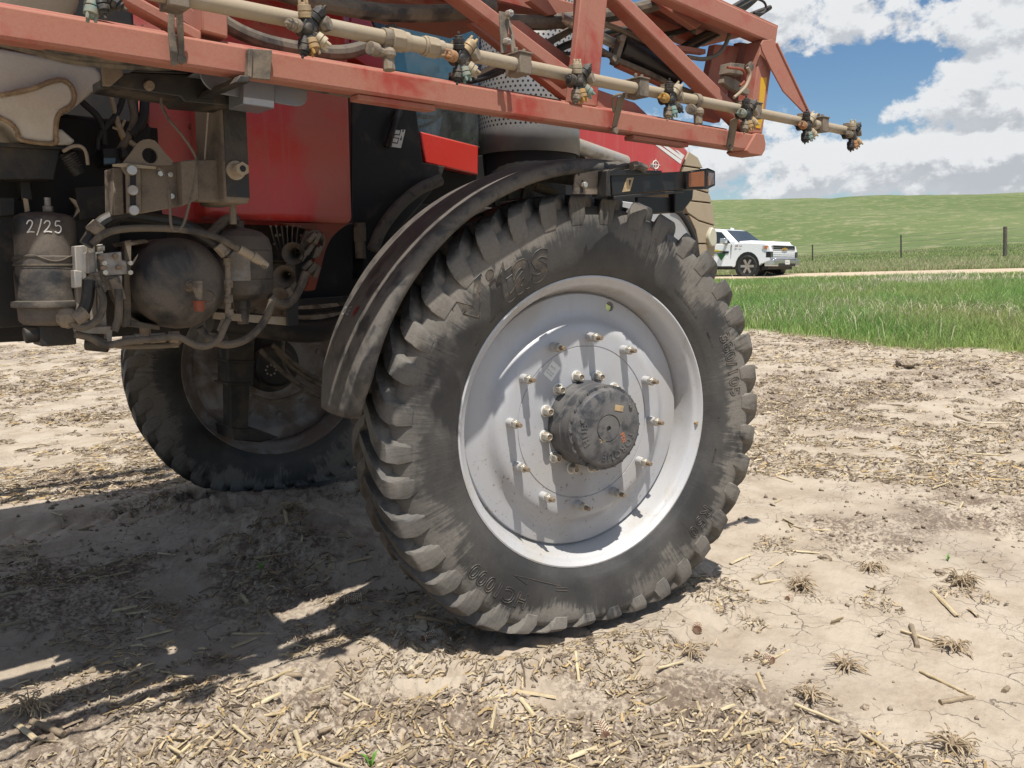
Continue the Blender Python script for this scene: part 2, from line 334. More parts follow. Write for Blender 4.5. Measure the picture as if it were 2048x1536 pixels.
_h = np.interp(_v, [-60, 5.0, 8, 12, 16, 20, 24, 28, 31, 33.2, 39.5, 42, 46, 60, 80, 110, 140, 165, 185, 230, 300, 700],
               [0, 0, 0.05, 0.23, 0.50, 0.78, 0.98, 1.11, 1.23, 1.42, 1.63, 1.86, 2.45, 4.0, 6.6, 10.0, 12.4, 13.5, 13.5, 11.5, 9, 6])
_h = np.convolve(np.pad(_h, 5, 'edge'), np.ones(11)/11, 'valid')
def base_h(x, y):
    u, v = uv_of(x, y); h = np.interp(v, _v, _h)
    return h + 0.020*np.clip(u, -30, 30)*sstep(22, 34, v)*(1-sstep(50, 100, v)) - 0.030*np.clip(u-8, -150, 150)*sstep(80, 165, v)
def hit(x, y):
    d = px_dir(x, y).normalized(); lo = 1.0
    for i in range(4000):
        p = CAM+d*lo
        if p.z < float(base_h(np.array(p.x), np.array(p.y))): break
        lo += 0.02+lo*0.002
    return CAM+d*lo
EDGE = sorted([tuple(float(q) for q in uv_of(np.array(h_.x), np.array(h_.y))) for h_ in [hit(*q) for q in [(1475, 664), (1560, 674), (1650, 684), (1750, 692), (1850, 699), (1950, 706), (2046, 714)]]])
print('edge', EDGE)
_eu = [EDGE[0][0]-60, EDGE[0][0]-6]+[e[0] for e in EDGE]+[EDGE[-1][0]+40]; _ev = [EDGE[0][1]+14, EDGE[0][1]+1.6]+[e[1] for e in EDGE]+[EDGE[-1][1]-3]
def grass_amt(x, y):
    u, v = uv_of(x, y); e = np.interp(u, _eu, _ev)+(fbm(x*0.8, y*0.8, 91, 5, 0.6)-0.5)*2.6
    return sstep(-0.5, 0.9, v-e)
ROAD0, ROAD1 = 33.2, 38.2
def smooth_amt(x, y):
    """where the soil crust is smooth (1) or broken up by residue and clods (0)"""
    n = fbm(x*0.9+3, y*0.9, 31, 4); k = np.interp(np.hypot(x-CAM.x, y-CAM.y), [3.5, 6.0, 9.0], [-0.10, -0.05, 0.02]); s_ = sstep(0.36, 0.50, n-k); tr_ = np.exp(-((y-6.5)/0.35)**4)+np.exp(-((y-9.7)/0.4)**4); return np.clip(s_+tr_*(x < 4), 0, 1)
def soil_h(x, y, fine=True):
    ga = grass_amt(x, y); near = 1-ga
    s = smooth_amt(x, y)
    h = (fbm(x*0.7, y*0.7, 5, 3)-0.5)*0.06
    rough = np.abs(fbm(x*7, y*7, 41, 5, 0.6)-0.5)*2
    cl = fbm(x*16, y*16, 57, 4, 0.55)
    h = h + (1-s)*(0.060*(0.35-rough)*near + 0.06*np.clip(cl-0.56, 0, 1)) + s*0.012*(fbm(x*9, y*9, 61, 4)-0.5)
    if fine: h = h + (fbm(x*45, y*45, 71, 3)-0.5)*0.014*(1-0.35*s)
    # wheel tracks behind the tyres and the ridge pressed up beside them
    for (wx, wy) in ((0, 0), (0, 3.25)):
        dy = (y-wy)-(x-wx)*0.0; along = sstep(0.5, -0.4, x-wx)
        h = h - along*0.028*sstep(0.30, 0.20, np.abs(dy)) + along*0.035*np.exp(-((np.abs(dy)-0.33)/0.10)**2)*(0.4+fbm(x*4, y*4, 81, 3))
        h = h + along*0.014*sstep(0.26, 0.2, np.abs(dy))*np.sin((x-np.abs(dy)*0.9)*2*math.pi/0.17)
        d = np.hypot((x-wx)/0.75, (y-wy+0.02)/0.42); h = h + 0.05*np.exp(-((d-1.0)/0.28)**2)*(0.3+1.2*fbm(x*6, y*6, 83, 3))
    m1 = np.hypot((x+0.45)/0.50, (y-1.9)/1.0); lump = np.abs(fbm(x*9, y*9, 89, 4, 0.6)-0.5)*2; h = h+np.exp(-m1*m1)*(0.16*(0.4+fbm(x*5, y*5, 87, 3))-0.07*lump)
    for (wx, wy) in ((0, 0), (0, 3.25)):
        d = np.hypot((x-wx)/0.80, (y-wy)/0.50); h = h+np.exp(-((d-1.1)/0.35)**2)*0.05*(0.45-lump)
    return h
def ground_z(x, y):
    x = np.asarray(x, float); y = np.asarray(y, float); u, v = uv_of(x, y)
    return base_h(x, y)+soil_h(x, y)*(1-sstep(24, 30, v))+sstep(40, 55, v)*(fbm(x*0.08, y*0.08, 3, 4)-0.5)*1.1
def gz(x, y): return float(ground_z(np.array([x]), np.array([y]))[0])

th = np.concatenate([np.radians(np.linspace(40.2-180, 40.2-42, 50)[:-1]), np.radians(np.linspace(40.2-42, 40.2+42, 800)), np.radians(np.linspace(40.2+42, 40.2+180, 50)[1:-1])])
rr = [0.05, 0.4, 0.8, 1.2, 1.6, 1.9, 2.2]
while rr[-1] < 620: rr.append(rr[-1]+max(0.0085, min(0.0012*rr[-1]**2, 0.05*rr[-1]))*(1.0 if rr[-1] < 30 else 1.3))
rr = np.array(rr); TH, RR = np.meshgrid(th, rr)
gxx = CAM.x+np.sin(TH)*RR; gyy = CAM.y+np.cos(TH)*RR; gzz = ground_z(gxx, gyy)
nr, nt = gxx.shape; idx = np.arange(nr*nt).reshape(nr, nt); nx_ = np.roll(idx, -1, 1)
quads = np.stack([idx[:-1], idx[1:], nx_[1:], nx_[:-1]], -1).reshape(-1, 4)
def np_mesh(name, verts, faces, mats, smooth=True, cols=None, k=4):
    me = bpy.data.meshes.new(name); nv, nf = len(verts), len(faces)
    me.vertices.add(nv); me.vertices.foreach_set('co', np.ascontiguousarray(verts, dtype=np.float32).ravel())
    me.loops.add(nf*k); me.polygons.add(nf); me.loops.foreach_set('vertex_index', np.ascontiguousarray(faces, dtype=np.int32).ravel())
    me.polygons.foreach_set('loop_start', np.arange(nf, dtype=np.int32)*k); me.polygons.foreach_set('loop_total', np.full(nf, k, dtype=np.int32))
    if smooth: me.polygons.foreach_set('use_smooth', np.ones(nf, dtype=bool))
    for m_ in (mats if isinstance(mats, (list, tuple)) else [mats]): me.materials.append(m_)
    if cols is not None:
        ca = me.color_attributes.new('tint', 'FLOAT_COLOR', 'POINT'); ca.data.foreach_set('color', np.ascontiguousarray(np.concatenate([cols, np.ones((nv, 1))], 1), dtype=np.float32).ravel())
    me.update(calc_edges=True); me.validate(); return me
uu, vv = uv_of(gxx, gyy); ga = grass_amt(gxx, gyy); sa = smooth_amt(gxx, gyy)
zone = np.stack([ga, sa, sstep(38, 44, vv)], -1).reshape(-1, 3)

def ground_mat():
    m_ = bpy.data.materials.new('field_soil'); m_.use_nodes = True; q = NT(m_.node_tree); b = q.n['Principled BSDF']
    ge = q.new('ShaderNodeNewGeometry'); p = ge.outputs['Position']; at = q.new('ShaderNodeAttribute', attribute_name='tint'); ga_, sm_, hill = q.xyz(at.outputs['Color'])
    nz_ = q.new('ShaderNodeTexNoise'); nz_.inputs['Scale'].default_value = 6.0; nz_.inputs['Detail'].default_value = 4; q.l.new(p, nz_.inputs['Vector'])
    wob = q.vm('SCALE', q.vm('SUBTRACT', nz_.outputs['Color'], (0.5, 0.5, 0.5)), None, 0.16); pw = q.vm('ADD', q.vm('MULTIPLY', p, (1, 1, 0.3)), wob)
    v1 = q.vor(pw, 4.2, 'DISTANCE_TO_EDGE'); v2 = q.vor(pw, 11.0, 'DISTANCE_TO_EDGE')
    cm = q.sm(q.noise(p, 1.6, 3), 0.53, 0.62); cm2 = q.sm(q.noise(p, 2.3, 3, 0.5, 0.3), 0.50, 0.60)
    crack = q.m('MAXIMUM', q.m('MULTIPLY', q.sm(v1.outputs['Distance'], 0.012, 0.003), cm), q.m('MULTIPLY', q.m('MULTIPLY', q.sm(v2.outputs['Distance'], 0.020, 0.006), cm2), 0.8))
    crack = q.m('MULTIPLY', crack, q.sm(sm_, 0.2, 0.9))
    a = q.noise(p, 2.6, 6, 0.62); f = q.noise(p, 38.0, 5, 0.7); gr = q.noise(p, 210.0, 3, 0.6); big = q.noise(p, 0.55, 3, 0.5)
    soil = q.mix(q.sm(a, 0.34, 0.62), (0.335, 0.272, 0.208), (0.435, 0.37, 0.295))
    soil = q.mix(q.m('MULTIPLY', q.sm(f, 0.40, 0.72), 0.35), soil, (0.48, 0.405, 0.31))
    dk = q.m('MULTIPLY', q.m('MULTIPLY', q.sm(q.m('ADD', f, q.m('MULTIPLY', a, 0.5)), 0.84, 0.66), q.sm(sm_, 0.9, 0.1)), 0.85)
    soil = q.mix(dk, soil, (0.135, 0.10, 0.075))
    soil = q.mix(q.m('MULTIPLY', q.sm(gr, 0.56, 0.70), 0.30), soil, (0.20, 0.155, 0.115))
    soil = q.mix(q.m('MULTIPLY', q.sm(big, 0.55, 0.7), 0.25), soil, (0.215, 0.18, 0.15))
    soil = q.mix(q.m('MULTIPLY', crack, 0.60), soil, (0.06, 0.045, 0.035))
    vgn = q.noise(p, 1.1, 5, 0.6); turf = q.mix(q.sm(vgn, 0.35, 0.65), (0.09, 0.12, 0.035), (0.16, 0.16, 0.07))
    # the far slope: grazed spring grass with last year's dry stems, finer than can be told apart from here
    ps = q.vm('MULTIPLY', p, (0.35, 0.35, 1.0)); h1 = q.noise(p, 0.9, 6, 0.68, 0.4); h2 = q.noise(p, 0.055, 4, 0.6); h3 = q.noise(p, 2.4, 6, 0.8)
    hc = q.mix(q.sm(h2, 0.34, 0.66), (0.105, 0.142, 0.053), (0.152, 0.180, 0.080))
    hc = q.mix(q.m('MULTIPLY', q.sm(h1, 0.50, 0.64), 0.65), hc, (0.275, 0.25, 0.15))
    hc = q.mix(q.m('MULTIPLY', q.sm(h3, 0.48, 0.66), 0.55), hc, (0.085, 0.13, 0.042))
    c = q.mix(ga_, soil, turf); c = q.mix(hill, c, hc)
    q.set(b.inputs['Base Color'], c); b.inputs['Roughness'].default_value = 0.95; b.inputs['Specular IOR Level'].default_value = 0.15
    bn = q.new('ShaderNodeBump'); bn.inputs['Strength'].default_value = 0.75; bn.inputs['Distance'].default_value = 0.012
    q.set(bn.inputs['Height'], q.m('SUBTRACT', q.m('ADD', q.m('MULTIPLY', f, 0.9), q.m('MULTIPLY', gr, 0.25)), q.m('MULTIPLY', crack, 0.9))); q.l.new(bn.outputs[0], b.inputs['Normal'])
    return m_
M['soil'] = ground_mat()
g_ob = link('ground', np_mesh('ground', np.stack([gxx, gyy, gzz], -1).reshape(-1, 3), quads, M['soil'], True, zone)); tag(g_ob, kind='structure')

# gravel road: a sheet of its own a little above the verge
us = np.linspace(-120, 140, 261); vs_ = np.linspace(ROAD0, ROAD1, 13); U_, V_ = np.meshgrid(us, vs_)
V_ = V_+(fbm(U_*0.6, V_*0.2, 97, 3)-0.5)*0.5*((V_ < ROAD0+.3)|(V_ > ROAD1-.3)); rx, ry = xy_of(U_, V_)
rz = base_h(rx, ry)+0.045+0.05*np.sin((V_-ROAD0)/(ROAD1-ROAD0)*math.pi)+(fbm(rx*2, ry*2, 99, 3)-0.5)*0.02
def simple_mat(name, c1, c2, sc, rough=0.95, bump=0.3):
    m_ = bpy.data.materials.new(name); m_.use_nodes = True; q = NT(m_.node_tree); b = q.n['Principled BSDF']; ge = q.new('ShaderNodeNewGeometry')
    n_ = q.noise(ge.outputs['Position'], sc, 6, 0.65); q.set(b.inputs['Base Color'], q.mix(q.sm(n_, 0.35, 0.65), c1, c2)); b.inputs['Roughness'].default_value = rough; b.inputs['Specular IOR Level'].default_value = 0.2
    bn = q.new('ShaderNodeBump'); bn.inputs['Strength'].default_value = bump; bn.inputs['Distance'].default_value = 0.01; q.set(bn.inputs['Height'], n_); q.l.new(bn.outputs[0], b.inputs['Normal']); return m_
M['road'] = simple_mat('pale_gravel', (0.42, 0.33, 0.24), (0.52, 0.42, 0.31), 3.0)
nr2, nt2 = rx.shape; id2 = np.arange(nr2*nt2).reshape(nr2, nt2)
tag(link('road', np_mesh('road', np.stack([rx, ry, rz], -1).reshape(-1, 3), np.stack([id2[:-1, :-1], id2[:-1, 1:], id2[1:, 1:], id2[1:, :-1]], -1).reshape(-1, 4), M['road'])), kind='structure')

# ------------------------------------------------------------------ growing grass and dry stems (nobody could count them)
def tint_mat(name, rough=0.6, trans=0.45):
    m_ = bpy.data.materials.new(name); m_.use_nodes = True; q = NT(m_.node_tree); b = q.n['Principled BSDF']; at = q.new('ShaderNodeAttribute', attribute_name='tint')
    q.l.new(at.outputs['Color'], b.inputs['Base Color']); b.inputs['Roughness'].default_value = rough; b.inputs['Specular IOR Level'].default_value = 0.25
    if trans:
        o = q.n['Material Output']; tl = q.new('ShaderNodeBsdfTranslucent'); q.l.new(at.outputs['Color'], tl.inputs['Color']); mx = q.new('ShaderNodeMixShader'); mx.inputs[0].default_value = trans
        q.l.new(b.outputs[0], mx.inputs[1]); q.l.new(tl.outputs[0], mx.inputs[2]); q.l.new(mx.outputs[0], o.inputs['Surface'])
    return m_
M['blade'] = tint_mat('grass_blades'); M['straw'] = tint_mat('dry_straw', 0.7, 0.15)
def blades(name, x, y, z, hgt, wid, lean, cols, mat_, seed=1, curl=0.5):
    r_ = np.random.default_rng(seed); n = len(x); a = r_.uniform(0, 2*np.pi, n); la = r_.uniform(0, 2*np.pi, n)
    px, py = np.cos(a)*wid/2, np.sin(a)*wid/2; lx, ly = np.cos(la)*lean*hgt, np.sin(la)*lean*hgt
    v_ = np.zeros((n, 5, 3)); b = np.stack([x, y, z], -1)
    v_[:, 0] = b-np.stack([px, py, 0*px+0.02], -1); v_[:, 1] = b+np.stack([px, py, 0*px-0.02], -1)
    mid = b+np.stack([lx*0.4, ly*0.4, hgt*0.6], -1); v_[:, 2] = mid-np.stack([px, py, 0*px], -1)*0.75; v_[:, 3] = mid+np.stack([px, py, 0*px], -1)*0.75
    v_[:, 4] = b+np.stack([lx, ly, hgt*(1-curl*lean*lean)], -1)
    i0 = np.arange(n)*5; f = np.concatenate([np.stack([i0, i0+1, i0+3], -1), np.stack([i0, i0+3, i0+2], -1), np.stack([i0+2, i0+3, i0+4], -1)])
    c = np.repeat(cols[:, None, :], 5, 1); return np_mesh(name, v_.reshape(-1, 3), f, mat_, False, c.reshape(-1, 3), 3)
def scatter_wedge(n, v0, v1, a0, a1, seed, power=1.0):
    r_ = np.random.default_rng(seed); rr_ = (r_.uniform(v0**power, v1**power, n))**(1/power); aa = np.radians(r_.uniform(a0, a1, n)); return CAM.x+np.sin(aa)*rr_, CAM.y+np.cos(aa)*rr_
x, y = scatter_wedge(330000, 11.0, 36.0, 47, 84, 21, 1.35)
u, v = uv_of(x, y); dens_ = grass_amt(x, y)*(v < ROAD0+0.3)*(0.55+0.9*fbm(x*0.8, y*0.8, 101, 3)); k = rg.uniform(0, 1, len(x)) < dens_
x, y, v = x[k], y[k], v[k]; z = ground_z(x, y); lush = fbm(x*0.5, y*0.5, 103, 4); e_ = np.interp(uv_of(x, y)[0], _eu, _ev); din = np.clip((v-e_)/2.0, 0, 1)
hg = (0.10+0.20*din)*(1-0.62*sstep(26, 31, v))*(0.6+0.9*lush)*rg.uniform(0.6, 1.35, len(x)); q_ = rg.uniform(0, 1, len(x))[:, None]; L_ = np.clip((lush-0.3)*2.2, 0, 1)[:, None]
cg = (1-L_)*np.array([0.36, 0.43, 0.15])+L_*np.array([0.25, 0.41, 0.12]); cg = cg*(0.65+0.75*q_); dry = (rg.uniform(0, 1, len(x)) < 0.05+0.16*np.clip(fbm(x*0.35+9, y*0.9, 107, 3)-0.45, 0, 1)*3)[:, None]
cg = np.where(dry, np.array([0.42, 0.36, 0.22])*(0.7+0.5*q_), cg)
me = blades('roadside_grass', x, y, z, hg, 0.007+0.00028*v, rg.uniform(0.1, 0.75, len(x)), cg, M['blade'], 5)
tag(link('roadside_grass', me), 'thick green spring grass between the field edge and the gravel road', 'grass', kind='stuff')
# pale dead seed stems standing in the green
x, y = scatter_wedge(30000, 14, 33, 48, 80, 23, 1.5); u, v = uv_of(x, y); pat = fbm(x*0.33+5, y*0.33, 111, 4)
k = (grass_amt(x, y) > 0.9)*(v < ROAD0)*(rg.uniform(0, 1, len(x)) < np.clip((pat-0.50)*5, 0.03, 1)); x, y, v = x[k], y[k], v[k]; z = ground_z(x, y)
cs = np.array([0.56, 0.50, 0.37])*(0.7+0.55*rg.uniform(0, 1, len(x)))[:, None]
me = blades('dry_grass', x, y, z+0.05, rg.uniform(0.15, 0.50, len(x)), 0.005+0.00022*v, rg.uniform(0.3, 1.3, len(x)), cs, M['straw'], 7)
tag(link('dry_grass', me), 'pale dead grass stems standing among the green roadside grass', 'dry grass', kind='stuff')
# verge beyond the road and the lower slope
x, y = scatter_wedge(90000, 39.0, 49.0, 49, 80, 25, 1.0); u, v = uv_of(x, y)
k = (v > ROAD1-0.1)*(rg.uniform(0, 1, len(x)) < np.where(v < 48, 1.0, 0.0)); x, y, v = x[k], y[k], v[k]; z = ground_z(x, y); pt = fbm(x*0.4, y*0.4, 113, 4); q_ = rg.uniform(0, 1, len(x))[:, None]
tanm = (rg.uniform(0, 1, len(x)) < np.where(v < 43, 0.45, 0.16)+np.clip(pt-0.52, 0, 1)*2.0)[:, None]
ch = np.where(tanm, np.array([0.55, 0.49, 0.32]), np.array([0.30, 0.38, 0.15]))*(0.78+0.44*q_)
me = blades('hill_grass', x, y, z, np.where(v < 43, rg.uniform(0.10, 0.32, len(x)), rg.uniform(0.04, 0.12, len(x))), 0.008+0.0004*v, rg.uniform(0.2, 0.8, len(x)), ch, M['blade'], 9)
tag(link('hill_grass', me), 'short green and tan pasture grass along the fence and up the hill', 'grass', kind='stuff')
# ------------------------------------------------------------------ the sprayer: wheels
STEER = R(-10.8)
sprayer = tag(empty('crop_sprayer', (0, 0, 0)), 'large red self-propelled crop sprayer with folded boom and tall lugged tyres', 'sprayer')
def prof_off(r):
    rs = [0.655, 0.665, 0.70, 0.76, 0.83, 0.90, 0.945, 0.978, 0.990]; os_ = [0.138, 0.155, 0.173, 0.187, 0.192, 0.189, 0.181, 0.160, 0.125]
    return float(np.interp(r, rs, os_))
def squash(v):
    """the tyre's weight on the soil: the lowest part flattens and bulges a little"""
    z = v[2]
    if z < -0.80:
        s = (-0.80-z); v[2] = -0.80-s*(1-0.42*min(1, s/0.22)); v[1] *= 1+0.10*min(1, s/0.15)
    return v
def tyre_mesh():
    mb = MB(); n = 152
    pr = [(0.655, 0.138), (0.665, 0.155), (0.685, 0.166), (0.70, 0.173), (0.705, 0.176), (0.73, 0.181), (0.76, 0.187), (0.795, 0.190), (0.83, 0.192), (0.865, 0.191), (0.90, 0.188), (0.918, 0.183), (0.934, 0.174), (0.948, 0.162), (0.958, 0.148), (0.965, 0.125), (0.971, 0.07), (0.974, 0.0)]
    full = [(r, -o) for r, o in pr] + [(r, o) for r, o in reversed(pr[:-1])]
    mb.lathe(full, (0, 0, 0), (0, 1, 0), n)
    lug = []
    for sgn in (-1, 1):                                   # lugs of the outer and of the inner row
        for k in range(38):
            th0 = 2*math.pi*(k+(0.5 if sgn > 0 else 0))/38
            st = []; jr, jw, ja = rnd.uniform(-.006, .003), rnd.uniform(.88, 1.08), rnd.uniform(-.5, .5)
            #   s: station along the lug, (offset from centre, angle run, top radius, base radius, half width top, half width base)
            for (o, da, rtop, rb, wt, wb) in ((-0.012, -0.4, 1.024, 0.962, 0.024, 0.032), (0.03, 1.2, 1.028, 0.962, 0.031, 0.039), (0.075, 3.4, 1.029, 0.960, 0.038, 0.046), (0.115, 5.8, 1.027, 0.956, 0.044, 0.052), (0.145, 7.8, 1.021, 0.945, 0.046, 0.055),
                                              (0.168, 9.5, 1.010, 0.925, 0.043, 0.054), (0.183, 10.3, 0.993, 0.905, 0.043, 0.054), (0.1935, 10.9, 0.962, 0.892, 0.041, 0.051), (0.1965, 11.2, 0.935, 0.895, 0.038, 0.047), (0.1925, 11.4, 0.885, 0.875, 0.030, 0.036)):
                st.append((o+rnd.uniform(-.0015, .0015), th0+R(da+ja+rnd.uniform(-.12, .12)), rtop+(jr if rtop > 1 else jr*.3)+rnd.uniform(-.0025, .0015), rb, wt*jw+rnd.uniform(-.0015, .0015), wb*jw))
            base = len(mb.v); ring = []
            for i, (o, a, rtop, rb, wt, wb) in enumerate(st):
                oi = o-0.03 if i > 4 else o
                if i > 6: oi = o-0.012
                row = []
                for (w, r, oo) in ((-wb, rb, oi), (-wt*1.06, rtop-(rtop-rb)*0.14, o-(o-oi)*0.06), (-wt*0.90, rtop, o), (wt*0.90, rtop, o), (wt*1.06, rtop-(rtop-rb)*0.14, o-(o-oi)*0.06), (wb, rb, oi)):
                    aa = a+w/1.0; row.append((r*math.cos(aa), sgn*oo, r*math.sin(aa)))
                ring.append(row)
            vs = [p for row in ring for p in row]; fs = []
            m = 6
            for i in range(len(ring)-1):
                for j in range(m-1): fs.append((i*m+j, i*m+j+1, (i+1)*m+j+1, (i+1)*m+j))
            fs.append(tuple(range(m))); fs.append(tuple((len(ring)-1)*m+j for j in range(m)))
            mb.add(vs, fs)
    mb.v = [tuple(squash(list(v))) for v in mb.v]
    me = mb.mesh('tyre', M['tyre']); me.set_sharp_from_angle(angle=R(28)); return me
def tyre_mat():
    m_ = bpy.data.materials.new('dusty_tyre_rubber'); m_.use_nodes = True; q = NT(m_.node_tree); b = q.n['Principled BSDF']; tcn = q.new('ShaderNodeTexCoord'); p = tcn.outputs['Object']
    x, y, z = q.xyz(p); r = q.m('SQRT', q.m('ADD', q.m('MULTIPLY', x, x), q.m('MULTIPLY', z, z))); ir = q.m('DIVIDE', 1.0, r)
    # scuffs run out from the centre: sampled round the wheel, drawn out along the radius
    rad = q.comb(q.m('MULTIPLY', q.m('MULTIPLY', x, ir), 70.0), q.m('MULTIPLY', r, 4.0), q.m('MULTIPLY', q.m('MULTIPLY', z, ir), 70.0))
    n1_ = q.noise(rad, 1.0, 5, 0.65); n2_ = q.noise(p, 3.2, 5, 0.6); n3_ = q.noise(p, 24.0, 5, 0.7); n4_ = q.noise(p, 90.0, 3, 0.6)
    e = q.m('ADD', r, q.m('ADD', q.m('MULTIPLY', q.m('SUBTRACT', n1_, 0.5), 0.20), q.m('MULTIPLY', q.m('SUBTRACT', n2_, 0.5), 0.62)))
    zone_ = q.m('MULTIPLY', q.sm(e, 0.81, 0.88), q.sm(q.noise(p, 1.7, 3, 0.5), 0.32, 0.58, 0.35, 1.0))
    zone_ = q.m('MULTIPLY', zone_, q.sm(q.m('ADD', n1_, q.m('MULTIPLY', n2_, 0.6)), 0.50, 0.82, 0.25, 1.0))
    lug_ = q.sm(r, 0.985, 1.012); zone_ = q.m('MULTIPLY', zone_, q.m('SUBTRACT', 1.0, q.m('MULTIPLY', lug_, q.sm(n3_, 0.64, 0.44, 0.35, 1.0))))
    sc_ = q.m('MULTIPLY', q.sm(n3_, 0.55, 0.72), 0.5); zone_ = q.m('MULTIPLY', zone_, q.m('SUBTRACT', 1.0, sc_))
    film = q.m('MULTIPLY', q.sm(n2_, 0.30, 0.7), 0.50)
    c = q.mix(film, (0.034, 0.033, 0.0325), (0.125, 0.117, 0.108)); c = q.mix(q.m('MULTIPLY', zone_, 0.78), c, q.mix(n4_, (0.155, 0.138, 0.118), (0.27, 0.245, 0.21)))
    q.set(b.inputs['Base Color'], c); q.set(b.inputs['Roughness'], q.m('ADD', 0.52, q.m('MULTIPLY', zone_, 0.35)))
    b.inputs['Specular IOR Level'].default_value = 0.4
    bn = q.new('ShaderNodeBump'); bn.inputs['Strength'].default_value = 0.6; bn.inputs['Distance'].default_value = 0.004; q.set(bn.inputs['Height'], q.m('ADD', q.m('ADD', q.m('MULTIPLY', n3_, 0.8), q.m('MULTIPLY', n4_, 0.35)), q.m('MULTIPLY', n1_, 0.6))); q.l.new(bn.outputs[0], b.inputs['Normal']); return m_
M['tyre'] = tyre_mat()
# the same rubber without dust holds the raised lettering
M['letter'] = mat('tyre_lettering_rubber', (0.030, 0.029, 0.028), 0.5, 0, 0.45, (0.13, 0.105, 0.08), 0.3, 0.1, 14.0)
def bent_text(mb, s, size, mid_deg, r0, depth=0.004, clockwise=True, off_f=None, **k):
    """raised lettering round the sidewall, tops outwards, read clockwise as seen from outside"""
    vs, fs = text2d(s, size, 0.5, **k); w = max(v.x for v in vs); out = []
    for v in vs:
        a = R(mid_deg)-(v.x-w/2)/(r0+size*0.35); r = r0+v.y; o = (off_f or prof_off)(r)+(depth if v.z > 0 else -0.012); p = [r*math.cos(a), -o, r*math.sin(a)]; out.append(tuple(squash(p)))
    mb.add(out, fs)
def outline_text(mb, s, size, mid_deg, r0, wl=0.0035, h=0.0035, off_f=None, close=True, **k):
    """a raised outline round each letter, as moulded in the rubber"""
    vs, fs = text2d(s, size, 0.0, **k)
    from collections import Counter
    E_ = Counter()
    for f in fs:
        for i in range(len(f)): E_[tuple(sorted((f[i], f[(i+1) % len(f)])))] += 1
    w = max(v.x for v in vs)
    def mp(v, up_):
        a = R(mid_deg)-(v.x-w/2)/(r0+size*0.35); r = r0+v.y; o = (off_f or prof_off)(r)+up_; return Vector(squash([r*math.cos(a), -o, r*math.sin(a)]))
    for (i, j), c_ in E_.items():
        if c_ == 1:
            a, b = mp(vs[i], 0.001), mp(vs[j], 0.001)
            if (b-a).length > 1e-5: mb.tube([a, b], wl/2, 4, False)
def lathe_obj(name, prof, m_, parent, n=72, ang=32):
    """profile of (radius, outward offset) turned about the axle"""
    mb = MB(); mb.lathe([(r, -o) for r, o in prof], (0, 0, 0), (0, 1, 0), n); return mb.build(name, m_, parent, 0, ang)
RIM = [(0.657, 0.139), (0.664, 0.147), (0.662, 0.155), (0.655, 0.1565), (0.648, 0.151), (0.641, 0.143), (0.634, 0.136), (0.625, 0.131), (0.618, 0.122), (0.612, 0.10), (0.606, 0.075), (0.600, 0.045), (0.592, 0.018), (0.578, -0.005), (0.575, -0.06), (0.590, -0.085), (0.606, -0.10), (0.622, -0.125), (0.64, -0.142), (0.655, -0.156), (0.662, -0.152), (0.657, -0.139),
       (0.646, -0.132), (0.632, -0.112), (0.614, -0.09), (0.588, -0.06), (0.586, -0.005), (0.602, 0.02), (0.612, 0.05), (0.622, 0.10), (0.632, 0.12), (0.648, 0.138)]
DISC = [(0.185, 0.100), (0.345, 0.100), (0.3465, 0.0965), (0.3495, 0.0965), (0.351, 0.100), (0.405, 0.100), (0.425, 0.0985), (0.441, 0.092), (0.455, 0.080), (0.468, 0.064), (0.482, 0.053), (0.497, 0.047), (0.515, 0.045), (0.565, 0.041), (0.579, 0.039), (0.583, 0.034), (0.585, 0.022), (0.585, 0.014),
        (0.57, 0.014), (0.50, 0.030), (0.475, 0.035), (0.44, 0.072), (0.40, 0.086), (0.185, 0.086)]
def wheel(loc, rz, far=False):
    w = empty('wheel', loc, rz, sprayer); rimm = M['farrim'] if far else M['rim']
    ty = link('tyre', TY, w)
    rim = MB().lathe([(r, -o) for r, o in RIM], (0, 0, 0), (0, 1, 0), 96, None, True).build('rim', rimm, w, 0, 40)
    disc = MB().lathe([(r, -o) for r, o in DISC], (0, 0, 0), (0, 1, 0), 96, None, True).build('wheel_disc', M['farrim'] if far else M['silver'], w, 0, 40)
    return w, ty, rim, disc
TY = tyre_mesh()
near, ty, rim, disc = wheel((0, 0, 0.985), STEER)
# the round hand hole in the disc
a = math.atan2(0.5178, 0.1669); hx, hz_ = 0.544*math.cos(a)+0.012, 0.544*math.sin(a)
cut = MB().cyl((hx, -0.2, hz_), (hx, 0.1, hz_), 0.0225, None, 28).build('cutter', M['dark'])
cut.parent = near; bo = disc.modifiers.new('hole', 'BOOLEAN'); bo.object = cut; bo.operation = 'DIFFERENCE'; bo.solver = 'EXACT'
bpy.context.view_layer.update(); dg = bpy.context.evaluated_depsgraph_get(); me = bpy.data.meshes.new_from_object(disc.evaluated_get(dg)); disc.modifiers.clear(); disc.data = me; bpy.data.objects.remove(cut)
me.set_sharp_from_angle(angle=R(40))
def word(fn, *a, **k): mb = MB(); fn(mb, *a, **k); o = mb.build('lettering', M['letter'], ty, 0, 30); o.location = (0, 0, 0); o['kind'] = 'stuff'; return o
mi = MB(); outline_text(mi, 'Mitas', 0.25, 128, 0.705, 0.004, shear=0.35, bold=0.006, spacing=0.97); bent_text(mi, 'Mitas', 0.25, 128, 0.705, 0.0010, shear=0.35, bold=0.006, spacing=0.97); mi.build('lettering', M['letter'], ty, 0, 30)['kind'] = 'stuff'
